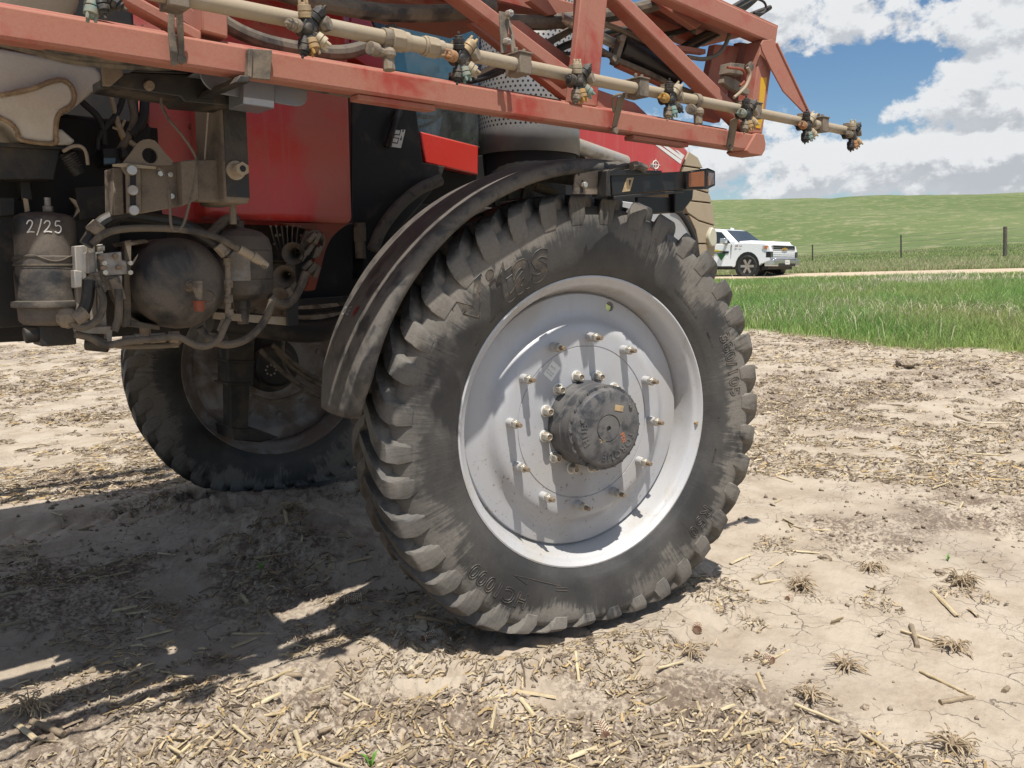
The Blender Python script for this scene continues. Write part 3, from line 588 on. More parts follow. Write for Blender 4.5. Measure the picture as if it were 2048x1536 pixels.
word(outline_text, 'HC1000', 0.092, -127, 0.803, 0.0048, bold=0.0015, spacing=1.12); word(outline_text, '380/105', 0.088, 16.0, 0.808, 0.0048, bold=0.0015, spacing=1.13); word(outline_text, 'R50', 0.088, -40.5, 0.800, 0.0048, bold=0.0015, spacing=1.30)
word(bent_text, 'R-1', 0.018, -3, 0.735, 0.002); word(bent_text, 'TUBELESS  RADIAL  168 A8', 0.017, 46, 0.735, 0.002); word(bent_text, 'MADE IN EU', 0.015, 28, 0.75, 0.002); word(bent_text, 'MAX. 70 PSI', 0.014, -17, 0.742, 0.002)
# arrow moulded beside the bead, lower left
mb = MB()
def sw(a, r, d=0.0015): return Vector(squash([r*math.cos(R(a)), -(prof_off(r)+d), r*math.sin(R(a))]))
for (a0, r0, a1, r1) in ((-118, .735, -104, .738), (-118, .735, -118, .76), (-118, .76, -124, .748), (-124, .748, -118, .735), (-106, .745, -101, .745), (-106, .757, -101, .757)): mb.tube([sw(a0, r0), sw(a1, r1)], 0.0016, 4)
mb.build('rotation_arrow', M['letter'], near)
# wheel studs on raised bosses, lug nuts, hub
mb = MB(); mb.cyl((0, -0.098, 0), (0, -0.139, 0), 0.0205, 0.0195, 20, 0); mb.hexn((0, -0.139, 0), (0, -0.164, 0), 0.0195, 1); mb.cyl((0, -0.164, 0), (0, -0.168, 0), 0.014, 0.012, 12, 1); mb.cyl((0, -0.168, 0), (0, -0.196, 0), 0.0105, 0.0098, 12, 2)
stud_me = mb.mesh('stud', [M['rim'], M['zinc'], M['brass']]); stud_me.set_sharp_from_angle(angle=R(32))
mb = MB(); mb.cyl((0, -0.100, 0), (0, -0.106, 0), 0.027, None, 24, 0); mb.cyl((0, -0.106, 0), (0, -0.112, 0), 0.0225, None, 20, 1); mb.hexn((0, -0.112, 0), (0, -0.140, 0), 0.0205, 1); mb.lathe([(0.0165, -0.140), (0.0155, -0.145), (0.0115, -0.146), (0.0105, -0.141), (0.0, -0.139)], (0, 0, 0), (0, 1, 0), 16, 1); mb.cyl((0, -0.139, 0), (0, -0.143, 0), 0.0098, None, 12, 2)
nut_me = mb.mesh('lug_nut', [M['white'], M['zinc'], M['brass']]); nut_me.set_sharp_from_angle(angle=R(32))
for k in range(12):
    a = R(25.5+30*k); link('stud', stud_me, near, 0.0012, (0.385*math.cos(a)-0.004, 0, 0.385*math.sin(a)+0.004))
    a = R(11.5+30*k); link('lug_nut', nut_me, near, 0.001, (0.216*math.cos(a), 0, 0.216*math.sin(a)))
HUB = [(0.0, 0.09), (0.193, 0.095), (0.193, 0.118), (0.189, 0.125), (0.189, 0.185), (0.186, 0.19), (0.187, 0.245), (0.186, 0.250), (0.178, 0.252), (0.0, 0.252)]
lathe_obj('hub', HUB, M['hub'], near, 72, 30)
mb = MB(); mb.lathe([(0.0, -0.248), (0.188, -0.248), (0.189, -0.252), (0.188, -0.262), (0.176, -0.264), (0.173, -0.275), (0.166, -0.285), (0.157, -0.289), (0.062, -0.290), (0.060, -0.286), (0.057, -0.286), (0.056, -0.291), (0.020, -0.291), (0.012, -0.292), (0.012, -0.283), (0, -0.283)], (0, 0, 0), (0, 1, 0), 72)
for k in range(24):
    a = 2*math.pi*k/24; mb.hexn((0.1815*math.cos(a), -0.250, 0.1815*math.sin(a)), (0.1815*math.cos(a), -0.2685, 0.1815*math.sin(a)), 0.0075)
for k in (38, 162, 282): mb.hexn((0.148*math.cos(R(k)), -0.284, 0.148*math.sin(R(k))), (0.148*math.cos(R(k)), -0.297, 0.148*math.sin(R(k))), 0.010)
hubcap = mb.build('hub_cap', M['hub'], near, 0, 30)
mb = MB(); flat = lambda r: 0.289
def hub_text(mb, s, size, mid, r0, ccw=False, depth=0.003, **k):
    vs, fs = text2d(s, size, 0.5, **k); w = max(v.x for v in vs); out = []
    for v in vs:
        a = R(mid)-(v.x-w/2)/(r0+size*0.35) if not ccw else R(mid)+(v.x-w/2)/(r0+size*0.35); r = r0+v.y if not ccw else r0+size*0.7-v.y
        out.append((r*math.cos(a), -(0.2885+(depth if v.z > 0 else -0.004)), r*math.sin(a)))
    mb.add(out, fs)
hub_text(mb, 'TORQUE', 0.046, -58, 0.112, depth=0.0035, bold=0.001, spacing=1.2); hub_text(mb, 'HUB', 0.046, -172, 0.112, depth=0.0035, bold=0.001, spacing=1.2); hub_text(mb, 'R', 0.012, 162, 0.13, depth=0.002)
hub_text(mb, 'OIL FILL LEVEL', 0.011, 8, 0.085, depth=0.0015)
mb.build('hub_lettering', M['hub'], hubcap)['kind'] = 'stuff'
mb = MB(); mb.box((0.055, -0.2905, 0.085), (0.046, 0.003, 0.026), Matrix.Rotation(R(12), 3, 'Y'), 0); mb.build('hub_label', M['captan'], hubcap, 0.001)
mb = MB(); text_on(mb, 'PDI', 0.030, (0.062, -0.2905, -0.030), (0.35, 0, -1), (1, 0, 0.35), 0.0005); mb.build('orange_marking', M['orink'], hubcap)
mb = MB(); text_on(mb, '2-25', 0.026, (-0.045, -0.2905, -0.062), (1, 0, 0.25), (-0.25, 0, 1), 0.0005); mb.build('tan_marking', M['captan'], hubcap)
mb = MB(); c45 = Matrix.Rotation(R(40), 3, 'Y'); mb.box((-0.173, -0.1012, 0.245), (0.056, 0.0016, 0.075), c45, 0)
dd = c45 @ Vector((1, 0, 0)); du = c45 @ Vector((0, 0, 1))
text_on(mb, 'CAUTION', 0.008, Vector((-0.173, -0.1022, 0.245))-dd*0.022-du*0.022, dd, du, 0.0003, 1); text_on(mb, 'RE-TORQUE', 0.0075, Vector((-0.173, -0.1022, 0.245))-dd*0.024-du*0.010, dd, du, 0.0003, 1); text_on(mb, 'NUTS', 0.012, Vector((-0.173, -0.1022, 0.245))-dd*0.02+du*0.010, dd, du, 0.0003, 1)
mb.build('wheel_sticker', [M['white'], M['grey']], near)
mb = MB(); mb.cyl((0.632*math.cos(R(-5)), -0.132, 0.632*math.sin(R(-5))), (0.634*math.cos(R(-5)), -0.15, 0.634*math.sin(R(-5))), 0.006, 0.008, 8); mb.build('valve_stem', M['captan'], near)
# far front wheel: seen from its inner side
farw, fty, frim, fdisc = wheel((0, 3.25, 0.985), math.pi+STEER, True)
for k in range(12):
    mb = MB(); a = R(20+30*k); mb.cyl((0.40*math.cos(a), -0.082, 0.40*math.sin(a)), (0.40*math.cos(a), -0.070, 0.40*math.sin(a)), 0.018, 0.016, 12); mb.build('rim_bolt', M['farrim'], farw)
lathe_obj('hub_motor', [(0.0, -0.20), (0.13, -0.20), (0.15, -0.18), (0.15, -0.02), (0.21, -0.01), (0.21, 0.09), (0.0, 0.09)], M['frame'], farw, 40)
# ------------------------------------------------------------------ the sprayer: fender over the near wheel
FR = Matrix.Rotation(STEER, 3, 'Z'); FO = V(0, 0, 0.985)
def wl(r, deg, off): return FO+FR @ V(r*math.cos(R(deg)), -off, r*math.sin(R(deg)))
def fender(name, flip=False):
    prof_ = [(0.240, -0.050), (0.250, -0.036), (0.252, -0.012), (0.238, 0.006), (0.17, 0.017), (0.10, 0.0225), (0.06, 0.0245), (0.03, 0.0248), (-0.05, 0.0225), (-0.15, 0.015), (-0.195, 0.008), (-0.203, -0.01), (-0.20, -0.05)]
    mb = MB(); vs = []; fs = []; N = 56; m = len(prof_)
    for i in range(N+1):
        dg_ = 173.5-(173.5-78)*i/N; tap = min(1.0, 0.72+i/5*0.28) if i < 5 else (min(1.0, 0.8+(N-i)/4*0.2) if N-i < 4 else 1)
        for (o, d) in prof_: vs.append(wl(1.142+d, dg_, o*tap))
    for i in range(N):
        for j in range(m-1): fs.append((i*m+j, (i+1)*m+j, (i+1)*m+j+1, i*m+j+1))
    mb.add(vs, fs); o = mb.build(name, M['fender'], sprayer, 0, 55); s = o.modifiers.new('thickness', 'SOLIDIFY'); s.thickness = 0.006; return o
fen = fender('fender')
mb = MB()
for (dg_, o) in ((166, -0.02), (165, 0.06), (158, 0.13), (128, 0.14), (100, 0.15)): q = wl(1.155, dg_, o); n = (q-wl(1.0, dg_, o)).normalized(); mb.cyl(q-n*0.01, q+n*0.007, 0.009, 0.007, 10)
mb.build('fender_rivet', M['hose'], fen)
mb = MB(); vs, fs = text2d('CASE', 0.052, 0.0, shear=0.1, bold=0.0012)
def fen_map(v, dg0, o0, u0=0.0): return wl(1.142+float(np.interp(o0-v.x, [-.203, -.195, -.15, -.05, .03, .06, .10, .17, .238], [-.01, .006, .013, .021, .025, .026, .022, .014, .004]))+0.0035, dg0-math.degrees(v.y/1.14), o0-v.x)
mb.mat = 0; mb.add([fen_map(V(-v.x, v.y), 154.0, -0.16) for v in vs], fs, 0)
vs, fs = text2d('IH', 0.052, 0.0, shear=0.25, bold=0.003, spacing=0.8); mb.add([fen_map(V(-v.x, v.y), 154.0, 0.002) for v in vs], fs, 1)
mb.build('fender_decal', [M['grey'], M['redink']], fen)

# ------------------------------------------------------------------ the folded spray boom
YB = -0.29
def part(name, m_, mb, bevel=0.0, ang=32, parent=None): return mb.build(name, m_, parent or sprayer, bevel, ang)
def sq_tube(name, a, b, h=0.085, w=0.10, Y=YB, m_=None, bev=0.007):
    """square tube between two picture points on its front face, the face lying at distance Y"""
    p0, p1 = P(*a, Y), P(*b, Y); mb = MB(); mb.beam(p0+V(0, w/2, 0), p1+V(0, w/2, 0), w, h, (0, 1, 0)); return part(name, m_ or M['boom'], mb, bev)
ZL = P(700, 155, YB).z
lo = MB(); xe = P(1515, 287, YB).x; lo.bb(-5.2, xe, YB, YB+0.073, ZL-0.042, ZL+0.042); lower = part('lower_boom_tube', M['boom'], lo, 0.009)
mb = MB(); q = [(xe-0.03, ZL+0.046), (xe+0.035, ZL+0.046), (xe+0.055, ZL+0.0), (xe+0.05, ZL-0.03), (xe+0.025, ZL-0.058), (xe-0.08, ZL-0.058), (xe-0.11, ZL-0.045)]
mb.plate([V(x, YB-0.012, z) for x, z in q], (0, 0.119, 0)); part('boom_end_plate', M['boom'], mb, 0.004)
mb = MB(); mb.bb(-5.2, xe-.1, -0.185, -0.095, ZL+0.015, ZL+0.075); part('rear_boom_tube', M['boom'], mb, 0.008)
mb = MB(); mb.bb(-5.2, xe-.2, -0.075, 0.0, ZL+0.035, ZL+0.10); part('rear_boom_tube', M['boom'], mb, 0.008)
mb = MB(); mb.bb(-4.6, 0.4, -0.30, -0.215, ZL+0.60, ZL+0.69); part('top_boom_tube', M['boom'], mb, 0.008)
mb = MB(); mb.bb(-4.6, 0.6, -0.01, 0.12, ZL+0.46, ZL+0.54); part('inner_boom_tube', M['boom'], mb, 0.008)
# welded plates under the tube
for (a, b) in (((705, 186), (860, 203)), ((1255, 283), (1365, 300))):
    mb = MB(); p0, p1 = P(a[0], a[1], YB+0.05), P(b[0], b[1], YB+0.05); mb.bb(p0.x, p1.x, YB+0.015, YB+0.07, ZL-0.062, ZL-0.0435); part('gusset', M['boom'], mb, 0.003)
# uprights and braces, each its own member
def strip(name, px, th=0.09, Y=YB, m_=None, bev=0.006): mb = MB(); mb.pp(px, Y, th); return part(name, m_ or M['boom'], mb, bev)
def pxy(q, Y): return P(q[0], q[1], Y)
mb = MB(); mb.pp([(1174, -60), (1221, -60), (1194, 213), (1166, 210)], YB+0.012, 0.075); mb.pp([(1168, -60), (1178, -60), (1166, 210), (1140, 204)], YB-0.005, 0.03); part('boom_post', M['boom'], mb, 0.004)
mb = MB(); mb.pp([(405, -60), (455, -60), (457, 76), (404, 62)], YB+0.01, 0.07); part('boom_post', M['boom'], mb, 0.005)
def brace(top, bot, th=0.075, Y=YB+0.01, hpx=None):
    """top: two points on the upper edge, hpx: face height in pixels measured straight down"""
    (x0, y0), (x1, y1) = top; return strip('boom_brace', [(x0, y0), (x1, y1), (x1, y1+bot), (x0, y0+bot)], th, Y, None, 0.007)
brace(((820, -110), (1150, 143)), 31); brace(((1150, -113), (1497, 232)), 31)
brace(((180, -60), (404, 62)), 26, 0.06, YB+0.02)
# upper tube dropping towards the tip, and the end post
strip('upper_boom_tube', [(1200, -110), (1458, 8), (1557, 53), (1552, 88), (1527, 79), (1400, 25), (1190, -66)], 0.075, YB, None, 0.008)
strip('upper_boom_tube', [(1100, -70), (1400, 72), (1400, 96), (1090, -45)], 0.06, 0.02, None, 0.006)
strip('end_post', [(1524, 80), (1552, 76), (1543, 137), (1525, 268), (1497, 266), (1518, 119)], 0.095, YB+0.006, None, 0.006)
mb = MB(); mb.pp([(1522, 155), (1534, 155), (1526, 221), (1517, 221)], YB+0.003, 0.003); part('yellow_reflector', M['yellow'], mb)
mb = MB(); mb.pp([(1514, 237), (1526, 237), (1521, 257), (1508, 255)], YB+0.003, 0.003); part('yellow_reflector', M['yellow'], mb)
tipq = [(1522, 88), (1527, 80), (1545, 79), (1553, 86), (1617, 223), (1630, 241), (1623, 247), (1608, 225), (1567, 183), (1542, 137), (1524, 100)]
mb = MB(); pts = [P(x, y, YB-0.02-0.085*max(0, (x-1530)/100)) for x, y in tipq]; mb.plate(pts, (0, 0.007, 0)); mb.tube([pts[3]+V(0.0, 0.0, 0), pts[4], pts[5]], 0.007, 6); part('tip_bracket', M['boom'], mb, 0.002)
mb = MB(); mb.plate([P(1395, -24, YB+.004), P(1458, 6, YB+.004), P(1557, 51, YB+.004), P(1556, 56, YB+.004), P(1456, 11, YB+.004), P(1394, -18, YB+.004)], (0, .46, 0)); part('top_plate', M['boom'], mb, 0.002)  # edge plate, carried far back to shade the inner braces
# small cross members and inner bracing seen through the truss
for q in ([(1000, 40), (1040, 40), (1190, 150), (1190, 172)], [(1060, 0), (1090, -10), (1115, 28), (1098, 30)], [(1285, 78), (1412, 98), (1412, 108), (1285, 92)], [(1430, 88), (1480, 92), (1440, 245), (1400, 236)], [(1306, 0), (1330, -2), (1405, 48), (1392, 58)], [(1195, 178), (1270, 205), (1330, 262), (1195, 220)], [(1480, 84), (1517, 90), (1492, 230), (1462, 226)], [(1240, 118), (1490, 232), (1490, 242), (1240, 132)], [(940, 45), (965, 45), (1175, 210), (1150, 212)]): strip('inner_brace', q, 0.04, -0.14, None, 0.004)
strip('inner_brace', [(400, 70), (250, -40), (290, -60), (440, 60)], 0.04, -0.18)
# ------------------------------------------------------------------ spray pipe with nozzle turrets
YP = -0.425
ZP = P(700, 62, YP).z; xp = lambda x: P(x, 62+(x-700)*0.214, YP).x
pb = MB(); pb.cyl((-5.0, YP, ZP), (xp(770), YP, ZP), 0.0235, None, 20); pb.cyl((xp(875), YP, ZP), (xp(1700), YP, ZP), 0.0225, None, 20); spipe = part('spray_pipe', M['pipe'], pb)
pb = MB()
for (a, b, r, n) in ((772, 782, .027, 20), (779, 803, .036, 8), (803, 815, .031, 20), (815, 845, .025, 20), (845, 850, .030, 20), (850, 872, .034, 8), (872, 884, .028, 20)): pb.cyl((xp(a), YP, ZP), (xp(b), YP, ZP), r, None, n)
part('pipe_union', M['pipe'], pb, 0.002)
def axis_cyl(mb, o, d, a, b, r0, r1=None, n=14, mat=None): d = Vector(d).normalized(); o = Vector(o); mb.cyl(o+d*a, o+d*b, r0, r1, n, mat)
CAPS = {'t': 'captan', 'y': 'capyel', 'o': 'capor', 'g': 'capteal', 'c': 'capcream', 'd': 'noz', 'n': 'nozg'}
def nozzle(x, caps, sc=1.0):
    """five way turret: arms fan out round the hub beside the pipe"""
    o = V(xp(x), YP-0.012, ZP-0.012); mb = MB()
    mb.cyl((o.x-0.022, YP, ZP), (o.x+0.022, YP, ZP), 0.031, None, 14, 1); mb.box((o.x, YP, ZP+0.030), (0.03, 0.03, 0.018), None, 1)
    mb.cyl((o.x-0.012, YP+0.01, ZP-0.02), (o.x-0.012, YP-0.055, ZP-0.022), 0.024, 0.022, 14, 0); hub_ = V(o.x-0.018, YP-0.035, ZP-0.030); mb.ball(hub_, 0.025, 12, 0)
    # diaphragm cap facing out
    d = V(0.45, -0.85, 0.12).normalized(); ho = V(o.x+0.020, YP-0.012, ZP-0.014); axis_cyl(mb, ho, d, 0.0, 0.030, 0.017, None, 12, 1); axis_cyl(mb, ho, d, 0.030, 0.052, 0.0215, 0.0205, 16, 1)
    body = mb.build('nozzle_body', [M['noz'], M['nozg']], sprayer, 0.0015, 35)
    arms = [(V(-0.15, -0.15, 1), 0.030, 0.072), (V(0.62, -0.25, 0.85), 0.034, 0.080), (V(-1, -0.30, 0.03), 0.030, 0.070), (V(0.80, -0.35, -0.62), 0.034, 0.072), (V(-0.22, -0.12, -1), 0.035, 0.078), (V(0.22, -0.30, -1), 0.032, 0.070)]
    ab = MB()
    for (d, a, b) in arms: axis_cyl(ab, hub_, d, 0.0, a+0.014, 0.0125, None, 10, 0)
    ab.build('nozzle_arm', [M['noz']], body, 0, 35)
    for (d, a, b), c in zip(arms, caps):
        cb = MB(); axis_cyl(cb, hub_, d, a, a+0.015, 0.019, 0.0195, 12); axis_cyl(cb, hub_, d, a+0.015, a+0.018, 0.0165, None, 12); axis_cyl(cb, hub_, d, a+0.018, b-0.008, 0.0195, 0.0185, 8 if c in 'dn' else 12)
        dn = d.normalized(); s_ = dn.orthogonal().normalized(); s2 = dn.cross(s_)
        if c in 'dn': axis_cyl(cb, hub_, d, b-0.008, b, 0.013, 0.012, 10); axis_cyl(cb, hub_+s_*0.004, d, b, b+0.012, 0.005, 0.004, 8)
        else:
            for k in range(3): w_ = s_*math.cos(k*2.1)+s2*math.sin(k*2.1); axis_cyl(cb, hub_+w_*0.012, d, b-0.010, b+0.008, 0.0055, 0.0045, 6)
            axis_cyl(cb, hub_, d, b-0.008, b-0.001, 0.012, 0.010, 8)
        cb.build('nozzle_cap', M[CAPS[c]], body, 0.001, 35)
    return body
for x, caps in ((195, 'tdndgd'), (612, 'tdncdy'), (915, 'dtocdg'), (1148, 'cddgny'), (1330, 'dcydng'), (1482, 'ddgtny'), (1602, 'dcocdg'), (1693, 'cdntdo')): nozzle(x, caps)
def drop_fitting(x):
    mb = MB(); o = V(xp(x), YP, ZP); mb.cyl(o-V(0.014, 0, 0), o+V(0.014, 0, 0), 0.030, None, 14); mb.cyl(o-V(0, 0, 0.02), o-V(0, 0.01, 0.055), 0.016, None, 12); mb.cyl(o-V(0.0, 0.0, 0.05), o+V(-0.055, -0.02, -0.047), 0.015, None, 10)
    mb.cyl(o+V(-0.045, -0.018, -0.047), o+V(-0.075, -0.026, -0.046), 0.021, None, 12); mb.cyl(o-V(0, 0.01, 0.05), o-V(0, 0.015, 0.10), 0.018, 0.020, 8); mb.ball(o-V(0, 0.02, 0.05), 0.02, 10); part('drain_fitting', M['nozg'], mb, 0.0015)
drop_fitting(772); drop_fitting(1392)
# pipe clamps and their hanger straps
def clamp(x, w=0.055):
    mb = MB(); xx = xp(x); mb.bb(xx-w/2, xx+w/2, YP-0.032, YP+0.05, ZP-0.034, ZP+0.034); mb.bb(xx-w/2-0.004, xx+w/2+0.004, YP-0.036, YP+0.055, ZP+0.034, ZP+0.041)
    for s_ in (-.018, .018): mb.hexn((xx+s_, YP+0.0, ZP+0.04), (xx+s_, YP+0.0, ZP+0.058), 0.008)
    return part('pipe_clamp', M['dusty'], mb, 0.003)
for x in (350, 1040, 1277, 1505, 1640): clamp(x)
def strap(px, Y0, Y1):
    n = len(px); mb = MB(); mb.plate([P(x, y, Y0+(Y1-Y0)*((y-px[0][1])/(px[n//2][1]-px[0][1]+1e-6))) for x, y in px], (0, 0.006, 0)); return part('hanger_strap', M['dusty'], mb, 0.0015)
strap([(338, 0), (350, 0), (350, 60), (359, 128), (343, 132), (336, 60)], YB-0.03, YB-0.025); strap([(352, 10), (366, 5), (370, 115), (358, 122)], YB-0.045, YB-0.012)
strap([(999, 22), (1020, 26), (1013, 105), (1003, 107)], YB-0.05, YB-0.06); strap([(1018, 36), (1024, 50), (1034, 104), (1024, 104)], YB-0.045, YB-0.07)
for (x, y) in ((1014, 28), (1009, 84)): mb = MB(); q = P(x, y, YB-0.06); mb.hexn(q, q+V(0.004, -0.02, 0), 0.013); mb.cyl(q+V(0, -0.02, 0), q+V(0.004, -0.03, 0), 0.006); part('bracket_bolt', M['zinc'], mb, 0.001)
strap([(1236, 195), (1252, 188), (1232, 262), (1224, 262)], YB-0.06, YB-0.012); mb = MB(); mb.tube(curve([P(1228, 225, YB-.03), P(1226, 200, YB-.04), P(1234, 190, YB-.06), P(1258, 188, YB-.07)], 5), 0.006, 8); part('wire_hook', M['dusty'], mb)
strap([(1462, 240), (1478, 232), (1466, 300), (1453, 298)], YB-0.06, YB-0.012)
for (x, y) in ((1228, 262), (361, 120), (1458, 296)): mb = MB(); q = P(x, y, YB-.014); mb.hexn(q, q+V(0, -.014, 0), .014); part('strap_bolt', M['dusty'], mb, 0.001)
# hoses along the boom, cylinder
def hose(name, px, r, m_='hose', k=6, n=10):
    """px: (x, y, distance) knots"""
    mb = MB(); mb.tube(curve([P(*q) for q in px], k), r, n); return part(name, M[m_], mb)
def hoseY(name, px, Y, r, m_='hose', k=6, n=10): return hose(name, [(x, y, Y) for x, y in px], r, m_, k, n)
hoseY('boom_hose', [(540, -25), (640, 5), (760, 24), (860, 27), (935, 22), (985, 12)], -0.13, 0.031)
hoseY('boom_hose', [(960, 40), (1030, 44), (1090, 45), (1150, 38), (1230, 28), (1330, 2), (1400, -30)], -0.10, 0.030)
hoseY('boom_hose', [(410, 12), (455, 50), (520, 80), (600, 98), (680, 105), (735, 90), (790, 60)], -0.13, 0.025)
for off_, r in ((0, .012), (9, .010), (18, .013)): hoseY('hose_bundle', [(-40, 55+off_), (60, 80+off_), (110, 98+off_*.8), (160, 104+off_), (230, 110+off_), (330, 122+off_*.6), (350, 124)], -0.24+off_*.002, r, 'hose')
hoseY('hose_bundle', [(-40, 52), (100, 82), (240, 105), (420, 125), (560, 148), (700, 182)], -0.10, 0.022, 'hose')
for i, (a, b) in enumerate(((0, 0), (7, 5), (13, 12))): hoseY('cable', [(540, 150+a), (620, 165+a), (720, 182+b), (800, 190+b*.5), (900, 190)], -0.14, 0.007, 'hose')
for a in (0, 8, 17): hoseY('cable', [(900, 150+a), (945, 152+a*.6), (990, 132+a), (1020, 118+a), (1060, 110+a)], -0.12, 0.010, 'pipe' if a == 0 else 'blackhose')
for a in range(4): hoseY('hydraulic_hose', [(1310, 72+a*5), (1352, 65+a*4), (1400, 48+a*4), (1440, 30+a*3), (1490, 10+a*2), (1530, -20)], 0.02+a*.02, 0.014, 'blackhose')
for a in range(3): hoseY('hydraulic_hose', [(1345, 118-a*6), (1400, 88-a*8), (1450, 62-a*5), (1500, 40-a*5), (1540, 15)], 0.0, 0.013, 'hose' if a == 1 else 'blackhose')
hoseY('hydraulic_hose', [(1375, 114), (1410, 118), (1440, 105), (1455, 80), (1462, 55)], -0.2, 0.010, 'hose')
hoseY('hydraulic_hose', [(1080, 95), (1120, 72), (1160, 50), (1200, 40)], -0.05, 0.015, 'hose'); hoseY('hydraulic_hose', [(1090, 115), (1130, 92), (1170, 80), (1240, 60), (1330, 75)], -0.03, 0.016, 'blackhose')
hoseY('hydraulic_hose', [(1095, 105), (1150, 108), (1200, 110), (1260, 118)], -0.05, 0.008, 'blackhose')
mb = MB(); a, b = P(1238, 92, -0.12), P(1352, 148, -0.12); mb.cyl(a, b, 0.052, None, 24); mb.cyl(a-(b-a)*.02, a+(b-a)*.12, 0.056, None, 24); mb.cyl(a+(b-a)*.93, b+(b-a)*.03, 0.056, None, 24); cy = part('boom_cylinder', M['black'], mb, 0.003)
mb = MB(); mb.cyl(a, a+(a-b)*0.9, 0.022, None, 14); part('cylinder_rod', M['zinc'], mb, parent=cy)
hoseY('cylinder_tube', [(1200, 44), (1245, 62), (1310, 92), (1345, 110)], -0.16, 0.012, 'dusty'); hoseY('cylinder_tube', [(1200, 100), (1240, 122), (1300, 148), (1345, 170), (1400, 192)], -0.16, 0.013, 'hose')
mb = MB(); mb.pp([(1246, 68), (1254, 72), (1236, 130), (1228, 126)], -0.18, 0.03)
for (x, y) in ((1238, 78), (1223, 118)): q = P(x, y, -0.19); mb.hexn(q, q+V(0, -.02, 0), .016)
part('cylinder_bracket', M['dusty'], mb, 0.002)
# sensor and wiring near the tip
mb = MB(); mb.pp([(1462, 125), (1490, 128), (1486, 150), (1458, 146)], -0.33, 0.06); mb.cyl(P(1492, 135, -0.35), P(1503, 132, -0.38), 0.010, 0.022, 14); part('boom_sensor', M['dusty'], mb, 0.003)
hoseY('sensor_wire', [(1495, 135), (1500, 150), (1492, 172), (1480, 185), (1468, 195)], -0.43, 0.007, 'pipe'); hoseY('sensor_wire', [(1455, 135), (1485, 140), (1490, 160), (1480, 172)], -0.41, 0.006, 'rust')
mb = MB(); mb.pp([(1450, 150), (1475, 160), (1500, 180), (1498, 190), (1465, 178), (1446, 165)], -0.30, 0.03); part('sensor_bracket', M['dusty'], mb, 0.002)
hoseY('boom_cable', [(1495, -8), (1525, 2), (1532, 15), (1525, 27), (1508, 26)], -0.2, 0.006, 'blackhose'); hoseY('boom_cable', [(1465, 15), (1500, -5), (1530, -20)], -0.1, 0.014, 'blackhose')
# ------------------------------------------------------------------ chassis, boom cradle and the parts hung on the side
mb = MB(); mb.pp([(213, 150), (262, 145), (405, 150), (490, 160), (490, 214), (440, 210), (370, 204), (360, 193), (275, 181), (215, 171)], -0.02, 0.16); cr = part('boom_cradle_arm', M['frame'], mb, 0.004)
mb = MB(); mb.pp([(205, 128), (243, 132), (247, 150), (222, 172), (208, 170)], -0.05, 0.02); part('cradle_tab', M['dusty'], mb, 0.002); mb = MB(); q = P(297, 172, -0.02); mb.cyl(q, q+V(0, -0.018, 0), 0.016, 0.014, 16); part('cradle_bolt', M['dusty'], mb, 0.002)
mb = MB(); mb.pp([(300, 128), (420, 130), (500, 146), (500, 158), (405, 149), (262, 144)], -0.02, 0.12); part('cradle_pad', M['black'], mb, 0.003)
mb = MB(); c_ = curve([P(399, 141, -0.12), P(403, 157, -0.12), P(414, 173, -0.12), P(436, 186, -0.12), P(479, 194, -0.12)], 4); mb.plate([P(487, 153, -0.12)]+c_, (0, 0.008, 0)); mb.plate([P(399, 139, -0.12), P(487, 151, -0.12), P(487, 155, -0.12), P(399, 143, -0.12)], (0, 0.13, 0)); part('cradle_flap', M['shiny'], mb, 0.002)
mb = MB(); mb.pp([(487, 152), (551, 164), (549, 217), (487, 208)], -0.15, 0.12); part('cradle_stop', M['shiny'], mb, 0.003)
mb = MB(); c_ = curve([P(612, 178, -0.14), P(615, 190, -0.14), P(612, 204, -0.14), P(600, 212, -0.14), P(575, 210, -0.14), P(549, 205, -0.14)], 4); mb.plate([P(549, 165, -0.14)]+c_, (0, 0.008, 0)); mb.plate([P(549, 163, -0.14), P(612, 176, -0.14), P(613, 180, -0.14), P(549, 167, -0.14)], (0, 0.12, 0)); part('cradle_flap', M['shiny'], mb, 0.002)
mb = MB(); mb.pp([(503, 97), (545, 100), (541, 160), (501, 156)], -0.31, 0.012); mb.pp([(498, 96), (506, 97), (504, 156), (495, 152)], -0.32, 0.025); part('cradle_lug', M['dusty'], mb, 0.002)
mb = MB(); mb.pp([(480, 150), (500, 152), (500, 165), (470, 165)], -0.32, 0.3); part('cradle_bar', M['frame'], mb, 0.003)
# square post with the pipe stub
YQ = 0.06; x0, x1 = P(446, 300, YQ).x, P(497, 300, YQ).x; zt, zb = P(446, 195, YQ).z, P(450, 405, YQ).z
mb = MB(); mb.bb(x0, x1, YQ, YQ+0.25, zb, zt); post = part('cradle_post', M['dusty'], mb, 0.014)
mb = MB(); mb.bb(x0+.006, x1-.004, YQ-.004, YQ+.002, zb+.02, zt-.01); part('post_face', M['frame'], mb, 0.001, parent=post)
q = P(470, 341, YQ); mb = MB(); mb.cyl(q, q+V(0, -0.012, 0), 0.033, 0.032, 24, 0); mb.cyl(q+V(0, -.01, 0), q+V(0, -0.055, 0), 0.020, None, 20, 0); mb.hexn(q+V(0, -.045, 0), q+V(0, -0.066, 0), 0.024, 0); mb.cyl(q+V(0, -.064, 0), q+V(0, -.0675, 0), 0.011, None, 14, 1); part('pipe_stub', [M['pipe'], M['dark']], mb, 0.002, parent=post)
